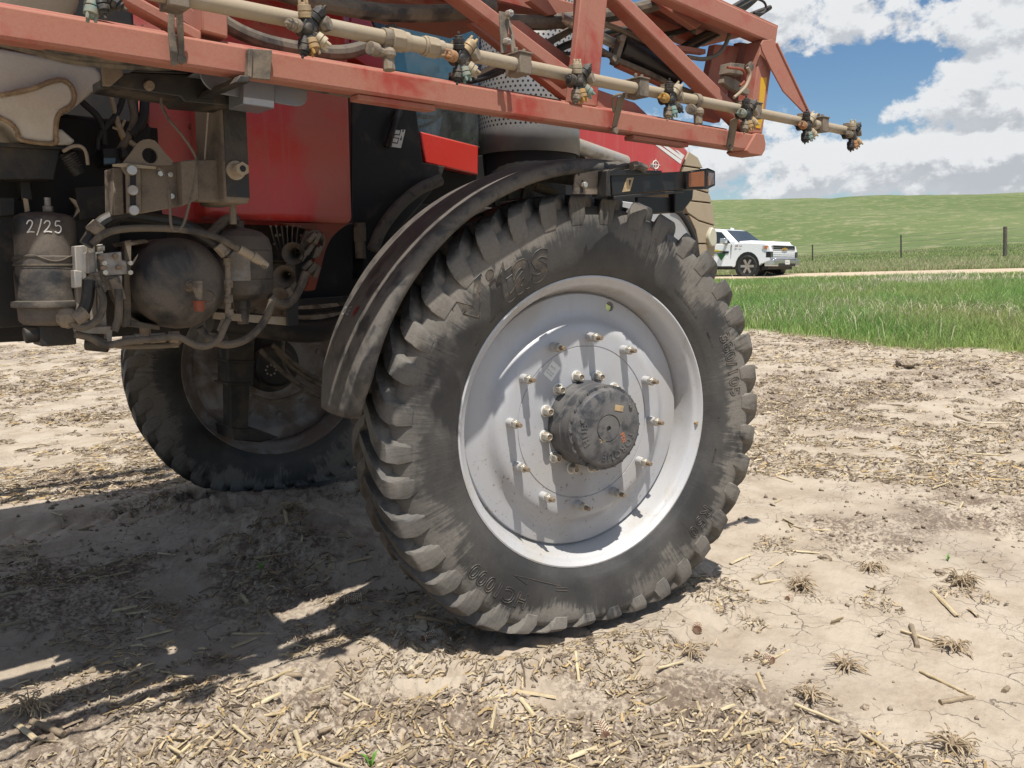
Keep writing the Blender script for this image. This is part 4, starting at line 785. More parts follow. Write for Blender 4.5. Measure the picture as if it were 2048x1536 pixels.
mb = MB(); mb.pp([(362, 322), (395, 318), (398, 398), (366, 412)], YQ+0.02, 0.2); part('post_sleeve', M['dusty'], mb, 0.004); mb = MB(); mb.pp([(392, 320), (448, 318), (450, 405), (396, 402)], YQ+0.06, 0.06); part('post_sleeve', M['dusty'], mb, 0.004)
q = P(465, 408, YQ+.1); mb = MB(); mb.cyl(q, q-V(0, 0, 0.07), 0.012, None, 10); part('post_pin', M['dusty'], mb)
# lifting eye plate with slotted bolts
YE = 0.10
def holed_plate(px, hole, hr, Y, th, name, m_):
    """plate with a round hole: outline and hole joined by a ring of faces on both sides"""
    c = P(*hole, Y); pts = [P(x, y, Y) for x, y in px]; n = 36; out = []
    ang = sorted([(math.atan2(p.z-c.z, p.x-c.x), p) for p in pts], key=lambda q: q[0])
    dirs = [2*math.pi*k/n-math.pi for k in range(n)]; outer = []
    for a in dirs:
        d = V(math.cos(a), 0, math.sin(a)); best = None
        for i in range(len(pts)):
            A, B = pts[i]-c, pts[(i+1) % len(pts)]-c; e = B-A; den = d.x*e.z-d.z*e.x
            if abs(den) < 1e-9: continue
            tt = (A.x*e.z-A.z*e.x)/den; ss = (A.x*d.z-A.z*d.x)/den
            if tt > 0 and -1e-6 <= ss <= 1+1e-6 and (best is None or tt < best): best = tt
        outer.append(c+d*(best or hr*1.5))
    inner = [c+V(math.cos(a)*hr, 0, math.sin(a)*hr) for a in dirs]; dv = V(0, th, 0); vs = outer+inner+[p+dv for p in outer]+[p+dv for p in inner]; fs = []
    for i in range(n):
        j = (i+1) % n; fs += [(i, j, n+j, n+i), (2*n+i, 3*n+i, 3*n+j, 2*n+j), (i, 2*n+i, 2*n+j, j), (n+i, n+j, 3*n+j, 3*n+i)]
    mb = MB(); mb.add(vs, fs); return part(name, m_, mb, 0.0)
eye = holed_plate([(244, 332), (246, 326), (262, 306), (274, 288), (284, 280), (298, 278), (310, 281), (318, 290), (332, 308), (346, 322), (350, 330)], (300, 311), 0.0245, YE, 0.012, 'lifting_eye', M['dusty'])
mb = MB(); mb.pp([(244, 333), (281, 333), (283, 426), (256, 426), (254, 350)], YE, 0.02, 0)
slots = MB()
for (y0, y1) in ((346, 372), (388, 415)): slots = MB(); slots.pp([(260, y0), (267, y0-4), (272, y0), (272, y1), (267, y1+4), (261, y1)], YE-0.002, 0.004); part('plate_slot', M['dark'], slots)
part('slotted_plate', M['dusty'], mb, 0.002)
for (x, y) in ((263, 341), (265, 381), (267, 421)): mb = MB(); q = P(x, y, YE); mb.cyl(q, q+V(-.004, -.022, 0), 0.0165, 0.0155, 18); part('plate_bolt', M['alu'], mb, 0.002)
mb = MB(); mb.pp([(281, 333), (362, 323), (366, 412), (284, 427)], YE+0.03, 0.14); part('mount_block', M['dusty'], mb, 0.004)
for (x, y) in ((318, 348), (341, 393), (338, 350)): mb = MB(); q = P(x, y, YE+.03); mb.hexn(q, q+V(0, -.016, 0), .009); part('block_bolt', M['zinc'], mb)
mb = MB(); mb.pp([(226, 335), (246, 335), (248, 428), (228, 430)], YE+0.06, 0.1); part('mount_block', M['dusty'], mb, 0.003)
mb = MB(); mb.pp([(225, 328), (252, 326), (312, 333), (312, 338), (226, 333)], YE-0.01, 0.006); part('wire_rod', M['pipe'], mb, 0.001)
# frame rails and dark machinery behind
mb = MB(); z0, z1 = P(700, 480, .95).z, P(700, 330, .95).z; mb.bb(-4.5, 1.9, 0.95, 1.12, 1.72, 2.02); part('frame_rail', M['frame'], mb, 0.006)
mb = MB(); mb.bb(-4.5, 1.9, 2.15, 2.32, 1.72, 2.02); part('frame_rail', M['frame'], mb, 0.006)
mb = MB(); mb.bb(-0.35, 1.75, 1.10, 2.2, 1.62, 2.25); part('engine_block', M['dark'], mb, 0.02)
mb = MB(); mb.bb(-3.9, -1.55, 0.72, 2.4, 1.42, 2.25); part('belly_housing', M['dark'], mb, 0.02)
mb = MB(); mb.pp([(-60, 432), (240, 430), (240, 560), (225, 650), (60, 652), (-60, 662)], 0.62, 0.03); part('chassis_plate', M['frame'], mb, 0.004)
mb = MB(); mb.pp([(588, 452), (730, 440), (725, 600), (600, 612), (592, 560)], 0.86, 0.1); part('chassis_plate', M['black'], mb, 0.004)
mb = MB(); mb.pp([(575, 600), (700, 592), (700, 604), (575, 614)], 0.8, 0.05); part('frame_step', M['frame'], mb, 0.003)
mb = MB(); mb.tube(curve([P(420, 640, .9), P(520, 652, .9), P(600, 662, .9), P(660, 658, .9), P(740, 632, .9)], 5), 0.055, 14); part('axle_beam', M['frame'], mb)
mb = MB(); mb.bb(-0.10, 0.12, 0.55, 2.75, 1.50, 1.66); part('axle_tube', M['dark'], mb, 0.02)
mb = MB(); mb.bb(-0.09, 0.10, 0.26, 0.42, 0.95, 2.0); part('suspension_leg', M['frame'], mb, 0.015)
for a in (0, 6): hoseY('hydraulic_line', [(585, 622+a), (640, 620+a), (700, 612+a), (740, 606+a)], 0.84, 0.007, 'blackhose')
# far leg, hoses to the far hub motor
mb = MB(); mb.pp([(455, 640), (510, 640), (507, 770), (458, 768)], 2.80, 0.20); mb.pp([(461, 768), (500, 768), (496, 858), (462, 856)], 2.84, 0.14); mb.pp([(455, 722), (510, 722), (510, 727), (455, 727)], 2.78, .24); mb.pp([(455, 766), (508, 766), (508, 771), (455, 771)], 2.78, .24); part('suspension_leg', M['frame'], mb, 0.006)
mb = MB(); mb.pp([(462, 855), (520, 860), (560, 875), (520, 885), (468, 880)], 2.85, 0.3); part('leg_foot', M['frame'], mb, 0.01)
for (pp_, r) in (([(568, 655), (566, 720), (580, 750), (610, 780), (640, 795)], .012), ([(545, 690), (580, 720), (620, 750), (660, 765)], .016), ([(550, 700), (590, 740), (640, 770), (680, 775)], .015), ([(500, 790), (540, 802), (580, 795), (610, 780)], .014), ([(520, 700), (560, 740), (600, 770), (630, 788)], .017)): hoseY('motor_hose', pp_, 2.72, r, 'hose')
for k in range(8): mb = MB(); a = 2*math.pi*k/8; q = P(542+10*math.cos(a), 740+10*math.sin(a), 2.7); mb.ball(q, 0.008, 8); part('flange_bolt', M['alu'], mb)
# unseen rest of the machine (deck, far tank, far boom) plus added shade blockers
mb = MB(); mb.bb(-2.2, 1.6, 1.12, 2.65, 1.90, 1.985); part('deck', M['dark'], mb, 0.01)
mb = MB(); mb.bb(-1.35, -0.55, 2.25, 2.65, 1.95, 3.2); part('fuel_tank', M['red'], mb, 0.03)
mb = MB(); mb.bb(-2.6, -1.45, 1.30, 2.3, 1.95, 3.3); part('dark_backing_box', M['dark'], mb, 0.02)  # dark box added to close the sky gap behind the tank
for (y0, y1, z0_, z1_) in ((3.40, 3.48, 2.23, 2.31), (3.62, 3.70, 2.28, 2.36), (3.52, 3.60, 2.7, 2.8), (2.55, 3.03, 2.75, 2.85), (2.35, 2.7, 2.95, 3.05)): mb = MB(); mb.bb(-5.0, 0.9, y0, y1, z0_, z1_); part('far_boom_shade_tube', M['boom'], mb, 0.008)  # far boom; wide inboard members added to fill out the ground shade
mb = MB(); mb.cyl((-5, 3.86, 2.39), (1.4, 3.86, 2.39), .023, None, 12); part('far_spray_pipe', M['pipe'], mb)
for (xa_, xb_, y0, y1, z0_, z1_) in ((-2.45, -0.32, 0.14, 0.47, 2.72, 2.82), (-1.75, -0.32, -0.02, 0.12, 3.02, 3.12), (-5.0, -0.32, 0.22, 0.46, 3.05, 3.15)): mb = MB(); mb.bb(xa_, xb_, y0, y1, z0_, z1_); part('overhead_shade_tube', M['boom'], mb, 0.008)  # added overhead, out of view, to shade the red and white tanks
mb = MB(); mb.bb(-1.6, -0.35, 0.30, 0.9, 3.35, 3.42); part('overhead_shade_slab', M['frame'], mb, 0.01)  # unseen slab added overhead as one more sun blocker
# ------------------------------------------------------------------ red fuel tank, black side panel
YT = 0.60; rx0, rx1 = P(412, 440, YT).x, P(708, 440, YT).x; rz0 = P(600, 443, YT).z
mb = MB(); mb.bb(rx0, rx1, YT, YT+0.42, rz0, 3.3); ft = mb.build('fuel_tank', M['red'], sprayer, 0.03, 32, None, 4)
mb = MB(); mb.pp([(296, 190), (398, 180), (402, 440), (300, 446)], 0.72, 0.05); part('red_side_panel', M['red'], mb, 0.006)
mb = MB(); mb.pp([(396, 185), (412, 190), (414, 300), (402, 330), (398, 300)], 0.66, 0.05); part('red_side_panel', M['red'], mb, 0.01)
for (x, y) in ((381, 254), (388, 272)): mb = MB(); q = P(x, y, .72); mb.hexn(q, q+V(0, -.015, 0), .012); part('panel_bolt', M['rust'], mb, 0.001)
mb = MB(); c_ = curve([P(708, 446, .64), P(690, 452, .64), P(664, 475, .64), P(650, 505, .64), P(640, 545, .64), P(630, 580, .64)], 4); mb.plate([P(560, 446, .64)]+c_+[P(614, 582, .64), P(622, 540, .64), P(640, 490, .64), P(645, 465, .64), P(600, 455, .64)], (0, 0.03, 0)); part('tank_bracket', M['rust'], mb, 0.003)
mb = MB(); mb.pp([(703, 190), (800, 200), (832, 212), (846, 325), (891, 333), (880, 362), (850, 400), (790, 470), (790, 560), (703, 560)], 0.86, 0.05); bp = part('black_side_panel', M['black'], mb, 0.006)
mb = MB(); mb.tube(curve([P(797, 224, .84), P(791, 240, .82), P(783, 265, .82), P(777, 288, .84)], 5), 0.017, 10); q = P(797, 226, .84); mb.ball(q, .024, 12, 0, (1, .6, 1)); q = P(777, 288, .84); mb.ball(q, .02, 12, 0, (1, .6, 1)); part('panel_latch', M['black'], mb, parent=bp)
lq = [P(x, y, 0.853) for x, y in ((796, 259), (811, 259.5), (802, 296), (779, 293))]
mb = MB(); mb.plate(lq, (0, 0.004, 0), 0); e1 = (lq[2]-lq[3]).normalized(); e2 = (lq[1]-lq[2]).normalized()
for k, (a, b) in enumerate(((0.1, 0.12), (0.55, 0.5))): c_ = lq[3]+(lq[2]-lq[3])*0.35+(lq[0]-lq[3])*0.0+(lq[1]-lq[2])*(a+.1); mb.plate([c_-e1*.018, c_+e1*.018, c_+e1*.018+e2*.03, c_-e1*.018+e2*.03], (0, -0.001, 0), 1); mb.plate([c_-e1*.013+e2*.005, c_+e1*.013+e2*.005, c_+e1*.013+e2*.025, c_-e1*.013+e2*.025], (0, -0.0016, 0), 0); d_ = c_+e1*.03+e2*.02; mb.plate([d_-e1*.005, d_+e1*.005, d_+e2*.022], (0, -0.0014, 0), 1)
part('panel_label', [M['white'], M['ink']], mb, parent=bp)
mb = MB(); q = P(720, 475, .85); mb.cyl(q+V(0, 0, .07), q-V(0, 0, .10), 0.028, 0.026, 12); mb.hexn(q+V(0, 0, .05), q-V(0, 0, .02), 0.034); part('grease_fitting', M['hose'], mb, 0.002)
mb = MB(); mb.pp([(830, 318), (1165, 300), (1200, 400), (830, 440)], 1.06, 0.03); part('chassis_plate', M['dark'], mb, 0.003)  # dark panel added to close the sky gap under the cab sill
# inner mud guard arc and the dark liner behind the fender
mb = MB(); mb.tube(curve([P(745, 500, .8), P(765, 455, .8), P(800, 410, .8), P(840, 378, .8), P(880, 360, .8)], 5), 0.03, 10); part('wheel_arch_liner', M['fender'], mb)
# ------------------------------------------------------------------ white product tank with its moulded sump
mb = MB(); mb.pp([(-500, 20), (0, 96), (100, 115), (192, 133), (206, 150), (200, 172), (168, 200), (140, 222), (80, 235), (-500, 250)], 0.45, 1.9); tk = mb.build('product_tank', M['poly'], sprayer, 0.06, 32, None, 5)
lobe = [(-120, 200), (0, 190), (60, 178), (100, 163), (122, 159), (138, 166), (148, 182), (149, 200), (140, 214), (122, 224), (114, 240), (112, 266), (108, 287), (44, 280), (34, 262), (20, 246), (-20, 226), (-120, 215)]
mb = MB(); mb.pp(lobe, 0.42, 0.5); sump = mb.build('tank_sump', M['poly'], tk, 0.012, 32, None, 3)
mb = MB(); pts = curve([P(x, y, 0.415) for x, y in lobe[1:17]], 8); mb.tube(pts, [0.0075+rnd.uniform(-.0012, .0012) for _ in pts], 8); part('moulding_seam', M['seam'], mb, parent=tk)
mb = MB(); mb.pp([(112, 290), (112, 262), (122, 256), (140, 272), (152, 282), (140, 290)], 0.46, 0.25); mb.build('tank_foot', M['poly'], tk, 0.008)
mb = MB(); mb.pp([(-600, -420), (60, -300), (160, -60), (180, 25), (100, 40), (-600, -40)], 0.45, 1.9); mb.build('tank_shoulder', M['poly'], tk, 0.08, 32, None, 4)
# tank shelf, spring and light brackets
mb = MB(); mb.pp([(-60, 284), (100, 290), (122, 296), (108, 360), (-60, 358)], 0.48, 0.10); part('tank_shelf', M['frame'], mb, 0.004)
mb = MB(); mb.pp([(-60, 280), (170, 296), (168, 302), (-60, 290)], 0.46, 0.12); part('tank_shelf', M['frame'], mb, 0.003)
mb = MB(); mb.tube(curve([P(126, 303, .42), P(145, 293, .42), P(162, 293, .42), P(172, 305, .42), P(176, 330, .42)], 5), 0.006, 8); part('spring_clip', M['pipe'], mb)
mb = MB(); a, b = P(135, 308, .44), P(152, 338, .44); d = (b-a).normalized(); u_ = d.orthogonal().normalized(); w_ = d.cross(u_); mb.tube([a+(b-a)*(k/64)+(u_*math.cos(k*.62)+w_*math.sin(k*.62))*0.022 for k in range(65)], 0.005, 6); mb.cyl(b, b+d*.02, .025, .02, 12); part('coil_spring', M['frame'], mb)
for q in ([(140, 395), (152, 400), (160, 422), (148, 436), (156, 416)], [(48, 396), (56, 398), (60, 422), (52, 424)]): mb = MB(); mb.pp(q, 0.40, 0.02); part('tin_bracket', M['pipe'], mb, 0.001)
for q in ([(40, 360), (60, 362), (66, 400), (44, 400)], [(150, 375), (226, 372), (228, 432), (160, 440)], [(230, 345), (246, 345), (244, 330), (235, 320)], [(0, 395), (30, 395), (30, 430), (0, 432)]): mb = MB(); mb.pp(q, 0.58, 0.06); part('frame_plate', M['frame'], mb, 0.003)
for pts, r, m_ in (([(205, 175), (220, 190), (228, 215), (236, 245), (250, 275), (272, 292)], .010, 'pipe'), ([(262, 200), (268, 240), (255, 275), (240, 300)], .014, 'hose'), ([(250, 180), (235, 225), (200, 270), (195, 300)], .011, 'blackhose'), ([(290, 190), (285, 240), (260, 270)], .018, 'blackhose'), ([(160, 200), (200, 240), (210, 290)], .012, 'blackhose'), ([(230, 235), (238, 262), (246, 282)], .006, 'capyel'), ([(225, 255), (240, 258), (250, 240)], .005, 'capcream')): hoseY('wiring', pts, 0.62, r, m_)
mb = MB(); mb.pp([(205, 297), (240, 297), (240, 330), (208, 332)], .60, .1); mb.cyl(P(240, 308, .58), P(252, 308, .58), .025, None, 12); part('solenoid', M['black'], mb, 0.004)
mb = MB(); mb.pp([(208, 316), (231, 316), (231, 326), (208, 328)], .595, .01); part('blue_connector', mat('blue_plastic', (.10, .17, .24), .5), mb)
# ------------------------------------------------------------------ filter, valve block, air tank, accumulator, horns
def at_px(x, y, Y): return P(x, y, Y)
def px_r(n, x, y, Y): p = P(x, y, Y)-CAM; return n*p.dot(fw)/F_PX
YF = 0.42; cF = P(93, 510, YF); rF = lambda n: px_r(n, 93, 510, YF); zF = lambda y: P(93, y, YF).z
mb = MB(); mb.lathe([(0, zF(424)), (rF(20), zF(425)), (rF(40), zF(428)), (rF(52), zF(434)), (rF(56), zF(443)), (rF(56), zF(512)), (rF(59), zF(514)), (rF(59), zF(530)), (rF(57), zF(533)), (rF(60), zF(548)), (rF(60), zF(600)), (rF(69), zF(602)), (rF(70), zF(608)), (rF(69), zF(613)), (rF(59), zF(616)), (rF(58), zF(640)), (rF(50), zF(648)), (rF(30), zF(652)), (0, zF(652))], (cF.x, cF.y, 0), (0, 0, 1), 48)
fil = part('filter_housing', M['tank'], mb)
mb = MB(); mb.hexn((cF.x+.015, cF.y, zF(424)), (cF.x+.015, cF.y, zF(412)), rF(10)); mb.cyl((cF.x+.015, cF.y, zF(412)), (cF.x+.015, cF.y, zF(395)), rF(6), None, 12); part('filter_fitting', M['alu'], mb, 0.002, parent=fil)
mb = MB(); mb.lathe([(rF(60.5), zF(528)), (rF(60.8), zF(530)), (rF(60.5), zF(532))], (cF.x, cF.y, 0), (0, 0, 1), 40); pts = []
for k in range(30): a = math.pi*(1.1+0.95*k/29)-0.5; pts.append(V(cF.x+rF(60.5)*math.cos(a), cF.y+rF(60.5)*math.sin(a), zF(517+6*math.sin(k*.45))))
mb.tube(pts, 0.0022, 6); part('filter_wire', M['hose'], mb, parent=fil)
mb = MB(); mb.bb(cF.x-.05, cF.x+.06, cF.y-.06, cF.y+.06, zF(690), zF(650)); mb.cyl((cF.x-.09, cF.y-.02, zF(668)), (cF.x-.02, cF.y-.02, zF(664)), .028, None, 12); mb.cyl((cF.x+.1, cF.y, zF(690)), (cF.x+.17, cF.y-.03, zF(696)), .026, None, 12); part('filter_valve', M['frame'], mb, 0.006)
rr_ = rF(56)+0.0008; mb = MB(); sc_ = 0.0021
def on_cyl(u_, w_):
    fa = math.atan2(CAM.y-cF.y, CAM.x-cF.x)+0.02+(u_-26)*sc_/rr_; return V(cF.x+rr_*math.cos(fa), cF.y+rr_*math.sin(fa), zF(468)+w_*sc_)
for st_ in ([(0, 13), (3, 18), (7, 18.5), (9, 15), (6, 8), (1, 1.5), (0, 0.5), (5, 1.5), (11, 1)], [(14, -4), (17, 4), (20, 13), (22, 21)], [(25, 14), (28, 18), (32, 18), (33, 14), (30, 8), (25, 2), (24, 1), (29, 2), (35, 1)], [(48, 18.5), (42, 18), (41, 11), (45, 12), (49, 9), (48, 3), (44, 0), (39, 2)]): mb.tube(curve([on_cyl(*q_) for q_ in st_], 4), 0.0021, 6)
part('paint_pen_date', M['paint'], mb, parent=fil)['kind'] = 'stuff'
# finned manifold and valves
for i, q in enumerate(([(149, 492), (172, 490), (178, 655), (158, 658)], [(174, 490), (190, 489), (196, 655), (180, 656)], [(192, 489), (206, 488), (214, 655), (198, 655)])): mb = MB(); mb.pp(q, 0.30+0.012*(i % 2), 0.05); part('manifold', M['alu'], mb, 0.003)
for q, Y, m_ in (([(200, 507), (243, 503), (244, 520), (254, 522), (255, 548), (210, 552)], .22, 'alu'), ([(212, 552), (245, 550), (244, 578), (215, 580)], .23, 'alu'), ([(176, 490), (190, 488), (191, 505), (177, 508)], .24, 'zinc'), ([(174, 505), (190, 503), (192, 545), (177, 547)], .24, 'alu'), ([(193, 492), (210, 490), (211, 502), (195, 504)], .24, 'zinc'), ([(148, 540), (165, 542), (165, 575), (150, 577)], .28, 'alu')): mb = MB(); mb.pp(q, Y, 0.05); part('valve', M[m_], mb, 0.003)
for (x, y, m_) in ((207, 526, 1), (259, 526, 1), (209, 545, 1), (259, 545, 1), (230, 512, 0), (200, 515, 0), (236, 535, 0), (205, 536, 0)): mb = MB(); q = P(x, y, .215); mb.hexn(q, q+V(0, -.014, 0), .009, m_); part('valve_bolt', [M['brass'], M['zinc']], mb, 0.001)
for (x0_, y0_, x1_, y1_, r) in ((173, 555, 188, 575, .02), (190, 545, 205, 585, .016), (226, 555, 242, 600, .02), (183, 462, 200, 480, .018)): mb = MB(); mb.cyl(P(x0_, y0_, .22), P(x1_, y1_, .22), r, r*.9, 10); part('hose_fitting', M['nozg'], mb, 0.002)
mb = MB(); mb.pp([(150, 657), (222, 652), (225, 660), (224, 682), (215, 684), (212, 668), (152, 666)], .26, .03); part('manifold_foot', M['alu'], mb, 0.002)
# air tank on its bracket: the end faces the camera side
cA = P(370, 567, 0.26); rA = px_r(92, 370, 567, 0.26)
mb = MB(); mb.lathe([(0, -0.030), (rA*.35, -0.028), (rA*.62, -0.018), (rA*.82, 0.0), (rA*.93, 0.02), (rA*.985, 0.045), (rA, 0.075), (rA, 0.50), (rA*.9, .55), (0, .58)], cA, (0, 1, 0), 56); at_ = part('air_tank', M['tank'], mb, 0, 25)
q = P(378, 572, .235); mb = MB(); mb.cyl(q+V(0, .03, 0), q+V(0, -0.02, 0), .022, .02, 14, 0); mb.hexn(q+V(0, -.015, 0), q+V(.012, -.05, 0), .018, 0); e = q+V(.014, -.05, 0); mb.hexn(e+V(0, 0, .018), e-V(0, 0, .025), .017, 0); mb.cyl(e-V(0, 0, .02), e-V(0, 0, .055), .013, None, 12, 0); mb.cyl(e-V(0, 0, .05), e-V(0, 0, .054), .024, None, 14, 1); mb.cyl(e-V(0, 0, .054), e-V(0, 0, .088), .021, .017, 8, 1); part('air_fitting', [M['nozg'], M['rust']], mb, 0.001, parent=at_)
mb = MB(); mb.tube(curve([e+V(0, -.012, -.022), e+V(.03, -.012, -.015), e+V(.05, -.012, -.03), e+V(.045, -.012, -.055), e+V(.01, -.012, -.06)], 5), .003, 6); part('dust_cap_loop', M['hose'], mb, parent=at_)
mb = MB(); mb.pp([(249, 482), (263, 479), (262, 652), (248, 655)], .34, .03); mb.pp([(256, 484), (290, 478), (300, 484), (262, 492)], .34, .2); mb.pp([(262, 640), (320, 652), (320, 660), (262, 654)], .34, .2); part('tank_bracket', M['dusty'], mb, 0.003)
for (x, y) in ((290, 655), (348, 662)): mb = MB(); q = P(x, y, .36); mb.cyl(q, q-V(0, 0, .05), .02, .018, 10); mb.hexn(q-V(0, 0, .03), q-V(0, 0, .06), .016); part('drain_valve', M['brass'], mb, 0.001)
# accumulator
YA = 0.52; cC = P(482, 540, YA); rC = lambda n: px_r(n, 482, 540, YA); zC = lambda y: P(482, y, YA).z
mb = MB(); mb.lathe([(0, zC(442)), (rC(9), zC(442)), (rC(10), zC(456)), (rC(22), zC(458)), (rC(42), zC(464)), (rC(55), zC(475)), (rC(61), zC(492)), (rC(62), zC(500)), (rC(60.5), zC(501)), (rC(62), zC(503)), (rC(62), zC(556)), (rC(60.5), zC(558)), (rC(62), zC(560)), (rC(62), zC(574)), (rC(58), zC(588)), (rC(44), zC(597)), (rC(18), zC(601)), (rC(17), zC(618)), (rC(12), zC(620)), (rC(13), zC(634)), (rC(11), zC(648)), (0, zC(648))], (cC.x, cC.y, 0), (0, 0, 1), 44); ac = part('accumulator', M['tank'], mb, 0, 28)
fa = math.atan2(CAM.y-cC.y, CAM.x-cC.x); mb = MB(); rL = rC(62)+.0012; vs = []; n = 12
for i in range(n+1):
    a = fa-0.42+0.70*i/n; vs += [V(cC.x+rL*math.cos(a), cC.y+rL*math.sin(a), zC(561)), V(cC.x+rL*math.cos(a), cC.y+rL*math.sin(a), zC(505))]
mb.add(vs, [(2*i, 2*i+2, 2*i+3, 2*i+1) for i in range(n)]); part('accumulator_label', mat('faded_label', (.36, .35, .34), .6, 0, .5, (.24, .2, .15)), mb, parent=ac)
# twin air horns
for (x, y, Y) in ((586, 507, .50), (568, 553, .46)):
    q = P(x, y, Y); d = (q-CAM).normalized(); d = V(d.x*.7+.25, d.y, 0.05).normalized(); rh = px_r(22, x, y, Y)
    mb = MB(); mb.lathe([(rh, 0.0), (rh*.985, 0.003), (rh*.8, .018), (rh*.58, .045), (rh*.42, .085), (rh*.30, .15), (0.004, .21)], q, d, 32); mb.lathe([(rh, 0.0), (rh*1.02, .004), (rh*.84, .022), (rh*.62, .05), (rh*.46, .09), (rh*.36, .16), (rh*.36, .24)], q, d, 32); part('air_horn', M['dusty'], mb, 0, 40)
mb = MB()
rn = random.Random(3)
for i in range(16):
    x, y = 598+rn.uniform(0, 40), 470+rn.uniform(0, 75); q = P(x, y, .5+rn.uniform(-.03, .05)); mb = MB(); mb.box(q, (.018, .02, .05), Matrix.Rotation(R(35+rn.uniform(-15, 15)), 3, 'Y')); part('wire_connector', M['hose'], mb, 0.002)
for i in range(7): hoseY('wire_loom', [(600+i*5, 500-i*3), (608+i*4, 475-i*2), (628+i*2, 462+i), (648-i, 475+i*3), (645-i*2, 500+i*2)], .52+.01*i, .004, 'hose')
for i in range(6): hoseY('thin_wire', [(541+i*11, 452), (548+i*9, 480), (556+i*7, 500+i*2)], .62, .003, 'hose')
for (x, y) in ((541, 453), (552, 452), (574, 453), (586, 452), (600, 453), (548, 488), (552, 471), (560, 470), (602, 471)): mb = MB(); mb.ball(P(x, y, .6), .006, 6); part('terminal', M['dusty'], mb)
hoseY('corrugated_tube', [(612, 545), (600, 575), (585, 600), (572, 608), (555, 606), (540, 592)], .45, .018, 'hose'); hoseY('corrugated_tube', [(575, 575), (582, 590), (575, 605)], .46, .016, 'hose')
mb = MB(); mb.pp([(427, 624), (573, 634), (573, 651), (427, 638)], .50, .012); part('light_bar', M['pipe'], mb, 0.002)
mb = MB(); mb.pp([(573, 600), (597, 602), (597, 650), (575, 652)], .47, .01); part('rubber_strap', M['frame'], mb, 0.002)
# hoses and fittings in front
hoseY('hydraulic_hose', [(172, 490), (190, 462), (210, 442), (245, 431), (300, 437), (360, 448), (405, 470), (440, 492), (458, 508)], .22, .022, 'blackhose')
hoseY('hydraulic_hose', [(185, 488), (205, 470), (240, 459), (300, 456), (370, 460), (430, 474), (470, 494), (500, 510), (532, 534)], .18, .012)
mb = MB(); mb.cyl(P(478, 498, .18), P(505, 513, .18), .016, None, 10); part('hose_ferrule', M['pipe'], mb, 0.001); mb = MB(); mb.cyl(P(505, 512, .18), P(535, 532, .18), .02, .012, 10); part('hose_ferrule', M['pipe'], mb, 0.001)
mb = MB(); mb.cyl(P(184, 466, .2), P(200, 450, .2), .026, None, 12); part('hose_ferrule', M['nozg'], mb, 0.002); mb = MB(); mb.cyl(P(435, 489, .2), P(452, 508, .2), .022, None, 10); part('hose_ferrule', M['nozg'], mb, 0.002)
hoseY('hydraulic_hose', [(178, 560), (176, 590), (172, 610), (166, 624)], .2, .020, 'blackhose'); hoseY('hydraulic_hose', [(198, 575), (206, 600), (203, 625), (188, 645), (165, 655), (140, 645)], .18, .012)
mb = MB(); mb.cyl(P(172, 624, .18), P(148, 640, .18), .022, .024, 10); mb.ball(P(135, 636, .2), .035, 10); part('hose_elbow', M['nozg'], mb, 0.001)
hoseY('hydraulic_hose', [(237, 578), (238, 610), (236, 640), (228, 662)], .18, .013); hoseY('hydraulic_hose', [(150, 668), (180, 676), (210, 690), (250, 684), (300, 678), (345, 674), (362, 676), (390, 690), (415, 692), (438, 678), (448, 655), (458, 636)], .22, .012)
hoseY('hydraulic_hose', [(400, 655), (418, 678), (450, 689), (485, 682), (515, 660), (535, 630), (546, 600)], .30, .015); hoseY('hydraulic_hose', [(160, 664), (200, 680), (245, 692), (300, 692), (340, 690), (360, 682)], .27, .010)
for (a, b, r) in (((246, 680), (268, 678), .014), ((268, 678), (285, 678), .018), ((300, 677), (330, 675), .017), ((340, 674), (356, 676), .020), ((442, 664), (452, 640), .017), ((456, 505), (456, 640), .011), ((456, 515), (456, 530), .016), ((457, 560), (457, 575), .016), ((457, 590), (457, 605), .016), ((459, 618), (460, 632), .015)): mb = MB(); mb.cyl(P(*a, .24), P(*b, .24), r, None, 10); part('hydraulic_fitting', M['nozg'], mb, 0.001)
hoseY('hydraulic_hose', [(420, 470), (440, 450), (452, 440), (475, 438)], .5, .020)
hoseY('thin_cable', [(322, 190), (324, 212), (338, 240), (362, 268), (384, 300), (394, 325), (390, 360), (378, 410), (366, 450), (350, 462), (342, 448), (340, 415), (338, 380), (328, 345), (316, 336)], .04, .0045)
# ------------------------------------------------------------------ cab, intake stack, hood and grille
YC = 0.98
mb = MB(); mb.pp([(838, 262), (957, 292), (957, 350), (850, 326)], YC-.02, .06); part('cab_sill', M['cabred'], mb, 0.008)
mb = MB(); mb.pp([(700, -80), (735, -80), (742, 40), (782, 128), (836, 268), (800, 268), (760, 150), (700, 110)], YC-.01, .06); mb.pp([(690, 60), (765, 100), (830, 262), (690, 300)], YC+.05, .04); part('cab_pillar', M['cabred'], mb, 0.008)
gp = [(735, -80), (957, -80), (957, 296), (836, 266), (782, 128), (742, 40)]
mb = MB(); mb.pp(gp, YC+.012, .006); part('cab_window', M['glass'], mb)
gs = MB(); pts = [P(x, y, YC+.004) for x, y in [(735, -80), (742, 40), (782, 128), (836, 266), (957, 296)]]; gs.tube(pts, .011, 8); part('window_seal', M['black'], gs)
xa, xb = P(735, 0, YC).x-.1, P(955, 280, YC).x+.35
